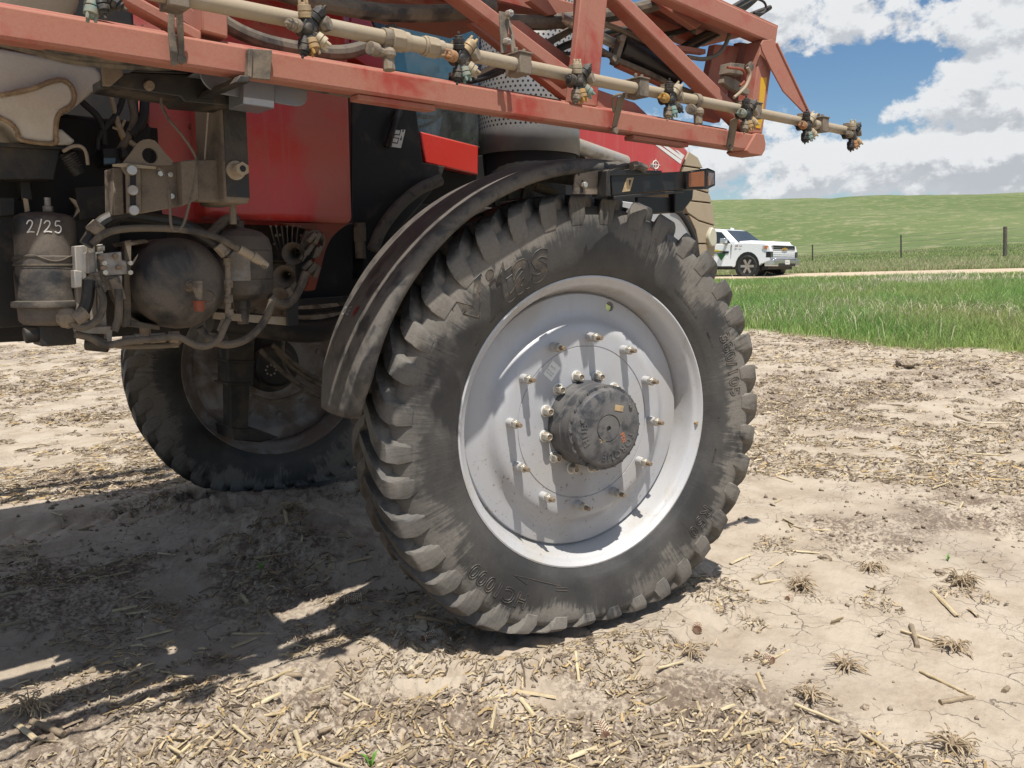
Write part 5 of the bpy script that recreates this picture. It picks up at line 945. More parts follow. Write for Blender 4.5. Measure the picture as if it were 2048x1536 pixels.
mb = MB(); mb.bb(xa, xb, 2.55, 2.60, 1.9, 2.32); mb.bb(xa, xb, 1.0, 2.6, 1.86, 1.93); mb.bb(xb, xb+.06, 1.0, 1.10, 1.9, 3.9); mb.bb(xa, xa+.06, 2.5, 2.6, 1.9, 3.9); mb.bb(xb, xb+.06, 2.5, 2.6, 1.9, 3.9); mb.bb(xa-.05, xb+.1, 0.95, 2.65, 3.85, 3.98); part('cab_shell', M['cabred'], mb, 0.01)
mb = MB(); mb.bb(xa+.05, xb, 2.575, 2.58, 2.32, 3.85); part('cab_window', M['glass'], mb)
mb = MB(); mb.bb(xa+.05, xa+.55, 1.4, 2.0, 1.95, 2.45); mb.bb(xa+.02, xa+.16, 1.42, 1.98, 2.4, 3.1); part('cab_seat', M['dark'], mb, 0.05)
mb = MB(); mb.cyl((xb-.25, 1.55, 1.95), (xb-.3, 1.6, 2.7), .06, .05, 12); mb.bb(xb-.16, xb-.02, 1.2, 2.3, 1.95, 2.75); part('cab_console', M['dark'], mb, 0.03)
mb = MB(); q = P(925, 275, 1.15); mb.ball(q, .07, 12, 0, (1.2, .6, .55)); part('hi_vis_cloth', mat('hi_vis_yellow', (.55, .62, .08), .7), mb)
# perforated intake stack
def perf_mat():
    m_ = bpy.data.materials.new('perforated_dark_steel'); m_.use_nodes = True; q = NT(m_.node_tree); b = q.n['Principled BSDF']; uvn = q.new('ShaderNodeAttribute', attribute_name='tint'); u_, v_, w_ = q.xyz(uvn.outputs['Color'])
    row = q.m('FLOOR', q.m('MULTIPLY', v_, 1.0)); uo = q.m('ADD', u_, q.m('MULTIPLY', q.m('MODULO', row, 2.0), 0.5)); fu = q.m('SUBTRACT', q.m('FRACT', uo), 0.5); fv = q.m('SUBTRACT', q.m('FRACT', v_), 0.5)
    d = q.m('SQRT', q.m('ADD', q.m('MULTIPLY', fu, fu), q.m('MULTIPLY', q.m('MULTIPLY', fv, fv), 0.75))); hole = q.m('MULTIPLY', q.sm(d, 0.26, 0.21), w_)
    tcn = q.new('ShaderNodeTexCoord'); n_ = q.noise(tcn.outputs['Object'], 6.0, 5, .6); c = q.mix(q.sm(n_, .4, .75), (.20, .20, .205), (.27, .25, .22))
    q.set(b.inputs['Base Color'], q.mix(hole, c, (.004, .004, .004))); q.set(b.inputs['Roughness'], q.m('ADD', .40, q.m('MULTIPLY', hole, .5))); q.set(b.inputs['Metallic'], q.m('MULTIPLY', q.m('SUBTRACT', 1.0, hole), .1)); return m_
M['perf'] = perf_mat()
def stack(cx, cy, r, z0, z1, a0, a1, zsolid, pitch, name, flat=None):
    n = 40; zs = [z0, zsolid, zsolid+.001, z1]; vs = []; cs = []
    for z in zs:
        for i in range(n+1):
            a = a0+(a1-a0)*i/n; vs.append((cx+r*math.cos(a), cy+r*math.sin(a), z)); cs.append(((a*r)/pitch+500, (z-1)/(pitch*.866)+100, 1.0 if z > zsolid else 0.0))
    m = n+1; fs = [(k*m+i, k*m+i+1, (k+1)*m+i+1, (k+1)*m+i) for k in range(3) for i in range(n)]
    o = link(name, np_mesh(name, np.array(vs), np.array(fs), M['perf'], True, np.array(cs)), sprayer); s_ = o.modifiers.new('thickness', 'SOLIDIFY'); s_.thickness = .006; return o
cS = P(1058, 300, 0.98); rS = px_r(101, 1058, 300, .98); fa = math.atan2(CAM.y-cS.y, CAM.x-cS.x)
stack(cS.x, cS.y, rS, P(1058, 308, .88).z, 3.6, fa-1.75, fa+1.75, P(1058, 262, .88).z, .028, 'perforated_stack')
mb = MB(); mb.cyl((cS.x, cS.y, P(1058, 352, .88).z), (cS.x, cS.y, 3.3), rS*.93, None, 32); part('exhaust_can', M['dark'], mb)
for (x, y) in ((1113, 290), (1153, 295)): mb = MB(); q = P(x, y, .80); mb.ball(q, .013, 10); mb.cyl(q, q-V(0, 0, .05), .006, None, 8); part('stack_bolt', M['alu'], mb)
# hood side with stripes and mark
YH = 1.22
hp = [(1130, 178), (1200, 190), (1300, 232), (1345, 262), (1378, 303), (1366, 331), (1355, 364), (1300, 350), (1240, 318), (1156, 284)]
mb = MB(); mb.pp(hp, YH, .9); hood = mb.build('hood', M['hood'], sprayer, 0.02, 32, None, 3)
for q in ([(1307, 287), (1317, 289), (1364, 321), (1361, 328)], [(1326, 292), (1336, 293), (1367, 314), (1364, 320)], [(1350, 299), (1356, 301), (1369, 311), (1367, 315)]): mb = MB(); mb.pp(q, YH-.002, .004); part('hood_stripe', M['white'], mb, parent=hood)
mb = MB(); c_ = P(1311.5, 329.5, YH-.002); rr2 = px_r(6.5, 1311, 330, YH); mb.tube([c_+V(math.cos(a)*rr2*1.3, 0, math.sin(a)*rr2*1.2) for a in np.linspace(0, 2*math.pi, 33)], .0035, 6); mb.tube([c_-V(rr2*2, 0, 0), c_+V(rr2*2, 0, 0)], .0025, 6); mb.tube([c_-V(0, 0, rr2*1.8), c_+V(0, 0, rr2*1.8)], .0025, 6); part('hood_target_mark', M['white'], mb, parent=hood)
mb = MB(); text_on(mb, 'AIM', px_r(13, 1305, 330, YH), P(1298.5, 335, YH-.002), (1, 0, -.02), (0, 0, 1), .001); part('hood_lettering', M['grey'], mb, parent=hood)
mb = MB(); mb.cyl(P(1150, 290, 1.0), P(1250, 325, 1.0), .045, None, 16); part('cooler_pipe', M['alu'], mb)
# tan nose made of stacked louvre panels
def slab(px, th=.7, Y=YH+.03, name='grille_panel', m_=None, bev=.004): mb = MB(); mb.pp(px, Y, th); return mb.build(name, m_ or M['tan'], sprayer, bev, 32, None, 3)
mb = MB(); mb.pp([(1372, 312), (1392, 318), (1404, 345), (1420, 398), (1427, 450), (1424, 535), (1385, 540), (1392, 500), (1370, 420), (1350, 380)], YH+.06, .6); part('grille_core', M['dark'], mb)
slab([(1378, 303), (1396, 315), (1406, 336), (1366, 330)]); slab([(1365, 333), (1407, 339), (1414, 360), (1419, 385), (1384, 375), (1355, 366)]); slab([(1352, 370), (1384, 378), (1419, 388), (1424, 405), (1362, 398)]); slab([(1364, 401), (1425, 408), (1430, 450), (1398, 440), (1376, 425)])
slab([(1378, 430), (1398, 443), (1431, 453), (1431, 486), (1397, 486), (1392, 460)]); slab([(1398, 489), (1431, 489), (1428, 520), (1400, 520)]); slab([(1401, 523), (1427, 523), (1421, 546), (1400, 546)])
mb = MB(); c_ = curve([P(1425, 454, YH), P(1418, 474, YH), P(1423, 492, YH), P(1433, 489, YH), P(1434, 470, YH), P(1431, 457, YH)], 4); mb.plate(c_, (0, .1, 0)); mb.build('headlamp', M['lamp'], sprayer, .008)
mb = MB(); mb.ball(P(1422, 547, YH), .028, 12); part('side_marker', M['capyel'], mb)
# grey lower hood side with its black seal
arc = [(1340, 415), (1358, 425), (1372, 444), (1384, 468), (1391, 492), (1396, 525)]
mb = MB(); c_ = curve([P(x, y, .92) for x, y in arc], 4); mb.plate([P(1230, 400, .92)]+c_+[P(1230, 530, .92)], (0, .05, 0)); part('lower_side_panel', M['greypan'], mb, .006)
mb = MB(); mb.tube(c_, .02, 8); part('panel_seal', M['black'], mb)
mb = MB(); mb.pp([(1274, 392), (1350, 395), (1350, 426), (1276, 430)], .25, .02); mb.pp([(1350, 378), (1388, 376), (1386, 398), (1366, 424), (1350, 426)], .22, .05); part('mud_flap', M['black'], mb, .008)
# ------------------------------------------------------------------ lamp arm at the front of the fender
YL = -0.33
mb = MB(); mb.pp([(1222, 350), (1380, 342), (1380, 378), (1226, 391)], YL, .05); arm = part('lamp_arm', M['black'], mb, .005)
mb = MB(); mb.pp([(1212, 339), (1324, 341), (1324, 348), (1212, 352)], YL-.01, .04); mb.pp([(1228, 392), (1368, 380), (1368, 385), (1228, 399)], YL, .04); part('arm_rail', M['black'], mb, .003, parent=arm)
mb = MB(); mb.pp([(1254, 356), (1268, 355), (1260, 382), (1245, 384)], YL-.002, .004, 0); mb.pp([(1258, 360), (1263, 360), (1259, 372)], YL-.003, .004, 1); part('arm_label', [M['captan'], M['ink']], mb, parent=arm)
mb = MB(); mb.pp([(1152, 349), (1166, 346), (1214, 337), (1214, 389), (1147, 388)], YL+.02, .008); mp = part('arm_plate', M['dusty'], mb, .001, parent=arm)
mb = MB()
for (x, y, n) in ((1158, 349, 2.4), (1198, 348, 2.4), (1165, 362, 2), (1197, 381, 2.2)): q = P(x, y, YL+.019); mb.cyl(q, q+V(0, .004, 0), px_r(n, x, y, YL), None, 12)
mb.pp([(1161, 372), (1167, 371), (1166, 385), (1160, 386)], YL+.018, .004); part('plate_hole', M['dark'], mb, parent=mp)
q = P(1165, 370, YL+.02); mb = MB(); mb.hexn(q, q+V(0, -.02, 0), .012); part('plate_bolt', M['zinc'], mb, .001, parent=mp)
mb = MB(); mb.pp([(1214, 341), (1220, 338), (1222, 392), (1212, 392)], YL-.03, .08); part('arm_channel', M['frame'], mb, .003, parent=arm)
hoseY('lamp_cable', [(1215, 345), (1240, 335), (1256, 332), (1275, 335)], YL, .012, 'blackhose'); mb = MB(); mb.tube(curve([P(1262, 333, YL-.02), P(1275, 331, YL-.02), P(1290, 337, YL-.02)], 4), .018, 8); part('cable_boot', M['hose'], mb)
la, lb, lc = P(1374, 360, YL), P(1413, 360, YL-.02), P(1432, 360, YL+.02)
mb = MB(); mb.pp([(1374, 343), (1413, 337), (1413, 378), (1375, 379)], YL-.02, .06, 0); mb.plate([P(1413, 337, YL-.02), P(1431, 341, YL+.03), P(1431, 372, YL+.03), P(1413, 378, YL-.02)], (-.02, .03, 0), 0); lamp = mb.build('marker_lamp', M['black'], arm, .006)
mb = MB(); mb.pp([(1378, 346), (1409, 342), (1409, 373), (1378, 374)], YL-.026, .006, 0); mb.plate([P(1417, 344, YL-.016), P(1428, 346, YL+.016), P(1428, 368, YL+.016), P(1417, 372, YL-.016)], (-.004, .01, 0), 0); mb.build('lamp_lens', M['amber'], arm, .002)
# fender stays
for q, Y, m_ in (([(1016, 362), (1034, 356), (1048, 398), (1018, 399)], 0.0, 'frame'), ([(1052, 360), (1078, 346), (1068, 375), (1066, 398), (1046, 398)], -.02, 'frame'), ([(990, 398), (1000, 394), (1002, 412), (992, 414)], 0.02, 'frame')): mb = MB(); mb.pp(q, Y, .02); part('fender_stay', M[m_], mb, .003)
for (x, y) in ((1026, 375), (1042, 371)): mb = MB(); q = P(x, y, -.02); mb.hexn(q, q+V(0, -.014, 0), .012); part('stay_bolt', M['alu'], mb, .001)
mb = MB(); mb.cyl(P(970, 385, .1), P(1014, 377, .1), .028, None, 14); part('stay_tube', M['pipe'], mb); mb = MB(); mb.cyl(P(1068, 372, .15), P(1110, 388, .15), .022, None, 12); part('stay_tube', M['pipe'], mb)
mb = MB(); mb.cyl(P(1034, 360, .06), P(1044, 372, .06), .03, .02, 12); part('stay_boot', M['pipe'], mb)
# ------------------------------------------------------------------ white pickup on the road
M['carw'] = mat('white_car_paint', (0.78, 0.79, 0.80), 0.25, 0, 0.0, coat=0.6, var=0.0)
M['chrome'] = mat('chrome_trim', (0.62, 0.62, 0.63), 0.18, 0.9, var=0.0)
M['carblk'] = mat('black_car_trim', (0.012, 0.012, 0.013), 0.45, var=0.0)
M['cartyre'] = mat('car_tyre', (0.02, 0.02, 0.02), 0.7, 0, 0.3, (0.12, 0.1, 0.08))
M['gold'] = mat('gold_emblem', (0.55, 0.33, 0.06), 0.35, 0.5, var=0.0)
M['orlens'] = mat('orange_lens', (0.60, 0.16, 0.03), 0.3, var=0.0)
M['hlens'] = mat('clear_headlight', (0.40, 0.42, 0.42), 0.15, coat=0.6, var=0.0)
M['grn'] = mat('green_decal', (0.02, 0.13, 0.03), 0.5, var=0.0); M['ylw'] = mat('yellow_decal', (0.60, 0.55, 0.05), 0.5, var=0.0)
tw = hit(1497, 544.5); dT = 33.6; dd_ = px_dir(1497, 545).normalized(); tp = CAM+dd_*(dT/dd_.dot(fw))
HEAD = R(90-176.5)                                        # heading of the truck, measured from +X
tr = empty('pickup_truck', (0, 0, 0), HEAD); fx, fy = 1.86, -0.88
rot = Matrix.Rotation(HEAD, 3, 'Z'); off = rot @ V(fx, fy, 0)
tz = float(base_h(np.array(tp.x), np.array(tp.y)))+0.07
tr.location = (tp.x-off.x*1.06, tp.y-off.y*1.06, tz-.02); tr.scale = (1.06, 1.06, 1.06)
tag(tr, 'white pickup truck with chrome grille and green door emblem parked on the gravel road', 'pickup truck')
def tpart(name, m_, mb, bev=0.0, par=None, seg=2): return mb.build(name, m_, par or tr, bev, 32, None, seg)
def side_loft(mb, prof, halfw_bot, halfw_top, zref0, zref1):
    """side outline (x, z) closed loop lofted over the width, narrowing with height"""
    f = lambda z: halfw_bot+(halfw_top-halfw_bot)*min(1, max(0, (z-zref0)/(zref1-zref0)))
    n = len(prof); vs = [(x, -f(z), z) for x, z in prof]+[(x, f(z), z) for x, z in prof]
    mb.add(vs, [tuple(range(n)), tuple(range(2*n-1, n-1, -1))]+[(i, (i+1) % n, n+(i+1) % n, n+i) for i in range(n)])
def arch(cx, r, z0, n=9, a0=180, a1=0): return [(cx+r*math.cos(R(a0+(a1-a0)*k/n)), z0+r*math.sin(R(a0+(a1-a0)*k/n))) for k in range(n+1)]
low = [(-2.95, 0.62), (-2.95, 1.18), (-2.90, 1.25), (-0.95, 1.25), (1.30, 1.26), (1.42, 1.28), (1.90, 1.27), (2.55, 1.22), (2.74, 1.15), (2.79, 0.95), (2.78, 0.60), (2.40, 0.48)]
low += [(x, z) for x, z in arch(1.86, 0.50, 0.42, 10, 0, 180)] + [(1.30, 0.38), (-1.30, 0.38)] + [(x, z) for x, z in arch(-1.88, 0.50, 0.42, 10, 0, 180)] + [(-2.45, 0.50)]
mb = MB(); side_loft(mb, low, 1.01, 0.965, 0.5, 1.2); body = tpart('body', M['carw'], mb, 0.075, None, 4)
mb = MB(); hv = [(1.38, -.84, 1.27), (1.38, .84, 1.27), (1.9, -.88, 1.285), (1.9, .88, 1.285), (2.55, -.86, 1.235), (2.55, .86, 1.235), (2.68, -.80, 1.17), (2.68, .80, 1.17)]; hv2 = [(x, y, z+.075 if i < 6 else z+.02) for i, (x, y, z) in enumerate(hv)]
mb.add([(x, y, z-.05) for x, y, z in hv]+hv2, [(8, 9, 11, 10), (10, 11, 13, 12), (12, 13, 15, 14), (0, 2, 10, 8), (2, 4, 12, 10), (4, 6, 14, 12), (1, 9, 11, 3), (3, 11, 13, 5), (5, 13, 15, 7), (0, 8, 9, 1), (6, 7, 15, 14)]); tpart('hood', M['carw'], mb, 0.045, None, 4)
# cab: roof, pillars and panes
cabp = [(1.44, 1.25), (0.76, 1.78), (0.55, 1.83), (-0.30, 1.90), (-1.25, 1.87), (-1.50, 1.78), (-1.64, 1.25)]
mb = MB(); side_loft(mb, cabp, 0.955, 0.72, 1.25, 1.90); cab = tpart('cab', M['carw'], mb, 0.065, None, 4)
def cab_y(z): return 0.955+(0.72-0.955)*min(1, max(0, (z-1.25)/0.65))
for s_ in (-1, 1):
    for nm, q in (('front_window', [(1.10, 1.29), (0.60, 1.71), (-0.12, 1.79), (-0.20, 1.28)]), ('rear_window', [(-0.30, 1.28), (-0.22, 1.79), (-1.18, 1.77), (-1.40, 1.28)])):
        mb = MB(); mb.plate([V(x, s_*(cab_y(z)+.006), z) for x, z in q], (0, -s_*.02, 0)); tpart(nm, M['cglass'], mb, 0.004)
mb = MB(); wq = [(1.40, -.86, 1.29), (1.40, .86, 1.29), (0.78, .70, 1.765), (0.78, -.70, 1.765)]; n_ = V(.615, 0, .79)
mb.plate([V(*p)+n_*.022 for p in wq], n_*-.02); tpart('windscreen', M['cglass'], mb, 0.004)
mb = MB(); mb.add([(.35, -.45, 1.860), (.35, .45, 1.860), (-.30, .45, 1.908), (-.30, -.45, 1.908)], [(0, 1, 2, 3)]); tpart('sunroof', M['carblk'], mb)
mb = MB(); mb.plate([V(.5, -.03, 1.84), V(.66, 0, 1.80), V(.5, .03, 1.84)], (0, 0, .07)); tpart('roof_antenna', M['carw'], mb, .01)
mb = MB(); mb.bb(-2.75, -1.9, -.82, .82, 0.75, 1.2); tpart('bed_cover', M['carblk'], mb, .01)
# door seams, handles, emblem
for s_ in (-1, 1):
    mb = MB()
    for x in (1.16, -0.25, -1.45): mb.bb(x-.006, x+.006, s_*1.0, s_*.97, .46, 1.24)
    tpart('door_seam', M['carblk'], mb)
    mb = MB(); mb.bb(-.15, .05, s_*1.0, s_*1.025, 1.08, 1.12); tpart('door_handle', M['carw'], mb, .008)
    mb = MB(); mb.bb(.88, 1.0, s_*.96, s_*1.14, 1.24, 1.30); tpart('mirror_arm', M['carblk'], mb, .01)
    mb = MB(); mb.bb(.86, 1.06, s_*1.08, s_*1.32, 1.26, 1.46); mi = tpart('door_mirror', M['chrome'], mb, .03)
    mb = MB(); mb.bb(-1.2, 1.25, s_*.95, s_*1.02, .36, .42); tpart('side_step', M['carblk'], mb, .01)
ys = -1.004
mb = MB(); mb.plate([V(0.45, ys, 1.06), V(0.90, ys, .975), V(0.46, ys, .975)], (0, .004, 0), 1); mb.plate([V(0.55, ys, .900), V(0.95, ys, .900), V(0.75, ys, .62)], (0, .004, 0), 0); mb.plate([V(.43, ys-.002, .895), V(1.07, ys-.002, .895), V(1.07, ys-.002, .98), V(.43, ys-.002, .98)], (0, .004, 0), 2)
text_on(mb, 'Landmark', .085, (.46, ys-.004, .910), (1, 0, 0), (0, 0, 1), .001, 3); tpart('door_emblem', [M['grn'], M['ylw'], M['carblk'], M['white']], mb)
mb = MB(); text_on(mb, 'Z71', .085, (1.32, -1.0, 1.13), (1, 0, 0), (0, 0, 1), .004, 0, shear=.3, bold=.003); text_on(mb, '4x4', .075, (1.50, -1.0, 1.13), (1, 0, 0), (0, 0, 1), .004, 1, shear=.3, bold=.002); tpart('fender_badge', [M['redink'], M['grey']], mb)
# front: grille bars, lamps, bumper, plate
xf = 2.775
mb = MB(); mb.bb(2.60, xf, -.80, .80, .70, 1.16); tpart('grille_opening', M['carblk'], mb, .02)
for z, h in ((1.155, .022), (1.07, .010), (.98, .03), (.90, .010), (.83, .010), (.76, .010), (.69, .02)): mb = MB(); mb.bb(2.7, xf+.02, -.80, .80, z-h/2, z+h/2); tpart('grille_bar', M['chrome'], mb, .004)
mb = MB(); e = xf+.03; mb.plate([V(e, -.19, 1.01), V(e, -.07, 1.00), V(e, -.07, .975), V(e, .07, .975), V(e, .07, 1.00), V(e, .19, 1.01), V(e, .16, 1.06), V(e, .07, 1.06), V(e, .07, 1.085), V(e, -.07, 1.085), V(e, -.07, 1.06), V(e, -.16, 1.06)], (.02, 0, 0)); tpart('gold_badge', M['gold'], mb)
for s_ in (-1, 1):
    mb = MB(); mb.plate([V(2.81, s_*.80, 1.02), V(2.79, s_*.80, 1.14), V(2.70, s_*.985, 1.15), V(2.56, s_*1.008, 1.15), V(2.60, s_*1.008, 1.03)], (-.10, 0, 0)); hl = tpart('headlight', M['hlens'], mb, .01)
    mb = MB(); mb.bb(2.56, 2.66, s_*.98, s_*1.018, 1.03, 1.145); tpart('side_lamp', M['orlens'], mb, .01, hl)
    mb = MB(); mb.bb(2.62, 2.81, s_*.82, s_*1.0, .72, .93)
    tpart('air_vent', M['carblk'], mb, .01)
    mb = MB()
    for k in range(5): mb.bb(2.7, 2.815, s_*.84, s_*.99, .74+k*.038, .75+k*.038)
    tpart('vent_bar', M['chrome'], mb)
mb = MB(); mb.bb(2.55, 2.93, -.98, .98, .40, .64); mb.plate([V(2.90, -.82, .64), V(2.90, .82, .64), V(2.93, .75, .70), V(2.93, -.75, .70)], (-.16, 0, 0)); bu = tpart('bumper', M['chrome'], mb, .03)
mb = MB(); mb.bb(2.8, 2.94, -.62, .62, .40, .51); tpart('bumper_grille', M['carblk'], mb, .01, bu)
mb = MB(); mb.bb(2.93, 2.945, -.16, .16, .47, .63, 0); text_on(mb, '1C3A7', .07, (2.948, -.125, .52), (0, 1, 0), (0, 0, 1), .001, 1); tpart('number_plate', [M['white'], M['grey']], mb, 0, bu)
mb = MB(); mb.bb(2.2, 2.66, -.9, .9, .28, .42); mb.bb(-2.8, 2.4, -.75, .75, .30, .46); tpart('underbody', M['carblk'], mb, .02)
for wx in (1.86, -1.88):
    for s_ in (-1, 1):
        mb = MB(); mb.cyl((wx, s_*.62, .42), (wx, s_*.985, .42), .52, None, 24); tpart('wheel_arch', M['carblk'], mb)
        mb = MB(); mb.lathe([(.27, .10), (.31, .125), (.37, .13), (.40, .11), (.41, .06), (.41, -.06), (.40, -.12), (.27, -.12)], (wx, s_*.875, .41), (0, s_, 0), 32); wt = tpart('wheel', M['cartyre'], mb)
        mb = MB(); mb.lathe([(.27, .11), (.285, .118), (.27, .09), (.26, .05), (.0, .04)], (wx, s_*.875, .41), (0, s_, 0), 32, 1)
        for k in range(6):
            a = 2*math.pi*k/6; c_ = V(wx+.15*math.cos(a), s_*(.875+.10), .41+.15*math.sin(a)); mb.box(c_, (.26, .03, .09), Matrix.Rotation(-a, 3, 'Y'), 0)
        mb.cyl((wx, s_*.95, .41), (wx, s_*.992, .41), .075, .06, 16, 0); tpart('wheel_rim', [M['alu'], M['carblk']], mb, .004, wt)
for o_ in [c for c in tr.children if c.name.startswith('wheel_arch')]: pass

# ------------------------------------------------------------------ barbed wire fence at the foot of the hill
M['wood'] = mat('weathered_wood', (0.10, 0.085, 0.07), 0.85, 0, 0.3, (0.2, 0.18, 0.15), bump=0.4, nsc=14); M['steel'] = mat('rusty_steel_post', (0.06, 0.05, 0.04), 0.7); M['wire'] = mat('fence_wire', (0.12, 0.12, 0.115), 0.5, 0.5)
fence = tag(empty('wire_fence', tuple(hit(1803, 518))), 'wire fence on thin posts along the foot of the green hill', 'fence')
fl = fence.location.copy()
def fpost(pt, top, r, m_, name, lean):
    p = V(*pt); b = p-fl; mb = MB(); q = b+V(lean[0], lean[1], top); mb.cyl(b-V(0, 0, .3), q, r, r*.92, 10); return mb.build(name, M[m_], fence, 0.006 if r > .05 else 0.0), q
tops = []
def vpost(x, y): u, v = 0, 0; return hit(x, y)
plist = []
w0 = hit(2011, 515); s0 = hit(1803, 518); s1 = hit(1626, 521.5)
step = (s0-s1)
line = [s1-step*2.0, s1-step, s1, s0, w0, w0+(w0-s0)*1.0, w0+(w0-s0)*2.0]
hts = [1.15, 1.15, .80, 1.10, 1.33, 1.15, 1.15]; rs_ = [.035, .035, .035, .035, .085, .04, .04]; nm_ = ['steel_post']*4+['wood_post']+['steel_post']*2
axis = (s0-s1).normalized()
for pt, h_, r_, n2 in zip(line, hts, rs_, nm_):
    z_ = gz(pt.x, pt.y); o_, q_ = fpost((pt.x, pt.y, z_), h_, r_, 'wood' if n2 == 'wood_post' else 'steel', n2, (-axis.x*.07*h_, -axis.y*.07*h_)); tops.append(((V(pt.x, pt.y, z_)-fl), q_))
for fr_ in (0.30, 0.52, 0.73, 0.93):
    mb = MB(); pts = []
    for i in range(len(tops)-1):
        a = tops[i][0].lerp(tops[i][1], fr_); b = tops[i+1][0].lerp(tops[i+1][1], fr_)
        for k in range(8): s_ = k/8; pts.append(a.lerp(b, s_)-V(0, 0, .10*s_*(1-s_)))
    mb.tube(pts, 0.006, 4); mb.build('fence_wire', M['wire'], fence)

# ------------------------------------------------------------------ what lies on the soil
def residue(n, r0, r1, a0, a1, seed, lmin, lmax, wid, power, name_seed):
    r_ = np.random.default_rng(seed); x, y = scatter_wedge(n, r0, r1, a0, a1, seed, power); u, v = uv_of(x, y)
    cl = fbm(x*0.9+3, y*0.9, 31, 4); c2 = fbm(x*3.1, y*3.1, 131, 3)
    d1 = np.exp(-((np.hypot(x/0.95, (y-0.0)/0.55)-1.0)/0.35)**2)+np.exp(-((np.hypot((x+.5)/0.8, (y-1.8)/1.0))**2)*0.8)+np.exp(-((np.hypot(x/0.95, (y-3.25)/0.55)-1.0)/0.35)**2)
    ds = np.hypot(x-CAM.x, y-CAM.y); c3 = fbm(x*2.3+7, y*2.3+2, 137, 3); c4 = fbm(x*6.2, y*6.2, 139, 3)
    near_p = np.clip((c3-0.60)*5.0+(c4-0.5)*2.4, 0.0, 1)*0.85+0.11; far_p = np.clip(0.34+(0.5-cl)*1.3+(c2-.5)*2.0+(c4-.5)*1.2, 0.10, 0.85)
    pr_ = near_p+(far_p-near_p)*sstep(4.8, 8.0, ds)+d1*(c4-0.38)*1.2; ga_ = grass_amt(x, y)
    k = (r_.uniform(0, 1, n) < pr_)*(ga_ < 0.55)*(np.hypot(x/0.62, (y+0.0)/0.24) > 1)*(np.hypot(x/0.62, (y-3.25)/0.24) > 1); return x[k], y[k]
def strips(x, y, seed, lmin, lmax, w0, w1, cols, lift=0.006):
    r_ = np.random.default_rng(seed); n = len(x); L = lmin+(lmax-lmin)*r_.uniform(0, 1, n)**2.2; w = r_.uniform(w0, w1, n)
    a = np.where(r_.uniform(0, 1, n) < 0.55, r_.normal(0.0, 0.55, n)+np.pi*r_.integers(0, 2, n), r_.uniform(0, 2*np.pi, n)); bend = r_.normal(0, 0.16, n); seg = 2; vs = np.zeros((n, (seg+1)*2, 3)); tilt = r_.normal(0, 0.08, n)
    px, py = x-np.cos(a)*L/2, y-np.sin(a)*L/2; roll = r_.normal(0, 0.6, n); arc_ = np.abs(r_.normal(0, 0.045, n))*L
    for s in range(seg+1):
        z = ground_z(px, py)+lift+r_.uniform(0, .006, n)+arc_*math.sin(math.pi*s/seg)+np.maximum(0, tilt*(s/seg)*L)
        nx, ny = -np.sin(a), np.cos(a); ww = w*(0.5 if s in (0, seg) else 0.55)*(1.0 if s < seg else 0.8)
        vs[:, 2*s] = np.stack([px-nx*ww*np.cos(roll), py-ny*ww*np.cos(roll), z-ww*np.sin(roll)], -1); vs[:, 2*s+1] = np.stack([px+nx*ww*np.cos(roll), py+ny*ww*np.cos(roll), z+ww*np.sin(roll)], -1)
        px = px+np.cos(a)*L/seg; py = py+np.sin(a)*L/seg; a = a+bend/seg
    i0 = np.arange(n)*(seg+1)*2; f = np.concatenate([np.stack([i0+2*s, i0+2*s+1, i0+2*s+3, i0+2*s+2], -1) for s in range(seg)])
    pal = np.array(cols); c = pal[r_.integers(0, len(pal), n)]*(0.72+0.5*r_.uniform(0, 1, n))[:, None]
    return vs.reshape(-1, 3), f, np.repeat(c, (seg+1)*2, 0)
PAL = [(0.50, 0.40, 0.25), (0.44, 0.35, 0.23), (0.34, 0.27, 0.185), (0.55, 0.46, 0.31), (0.24, 0.185, 0.125), (0.17, 0.13, 0.09), (0.46, 0.33, 0.16), (0.12, 0.09, 0.065), (0.20, 0.15, 0.105)]
A_, B_, C_ = [], [], []; nv = 0
for (n, r0, r1, sd, l0, l1, w0, w1, pw) in ((9000, 2.4, 7.5, 201, .02, .12, .003, .010, 1.5), (70000, 2.4, 7.5, 202, .006, .045, .003, .009, 1.5), (80000, 7, 14.5, 203, .02, .13, .005, .014, 1.5), (50000, 13, 24, 204, .05, .18, .008, .016, 1.5)):
    x, y = residue(n, r0, r1, 2, 80, sd, l0, l1, w0, pw, 0); v_, f_, c_ = strips(x, y, sd, l0, l1, w0, w1, PAL); A_.append(v_); B_.append(f_+nv); C_.append(c_); nv += len(v_)
tag(link('crop_residue', np_mesh('crop_residue', np.concatenate(A_), np.concatenate(B_), M['straw'], False, np.concatenate(C_))), 'chopped dry corn leaves and straw strewn over the pale soil', 'straw', kind='stuff')
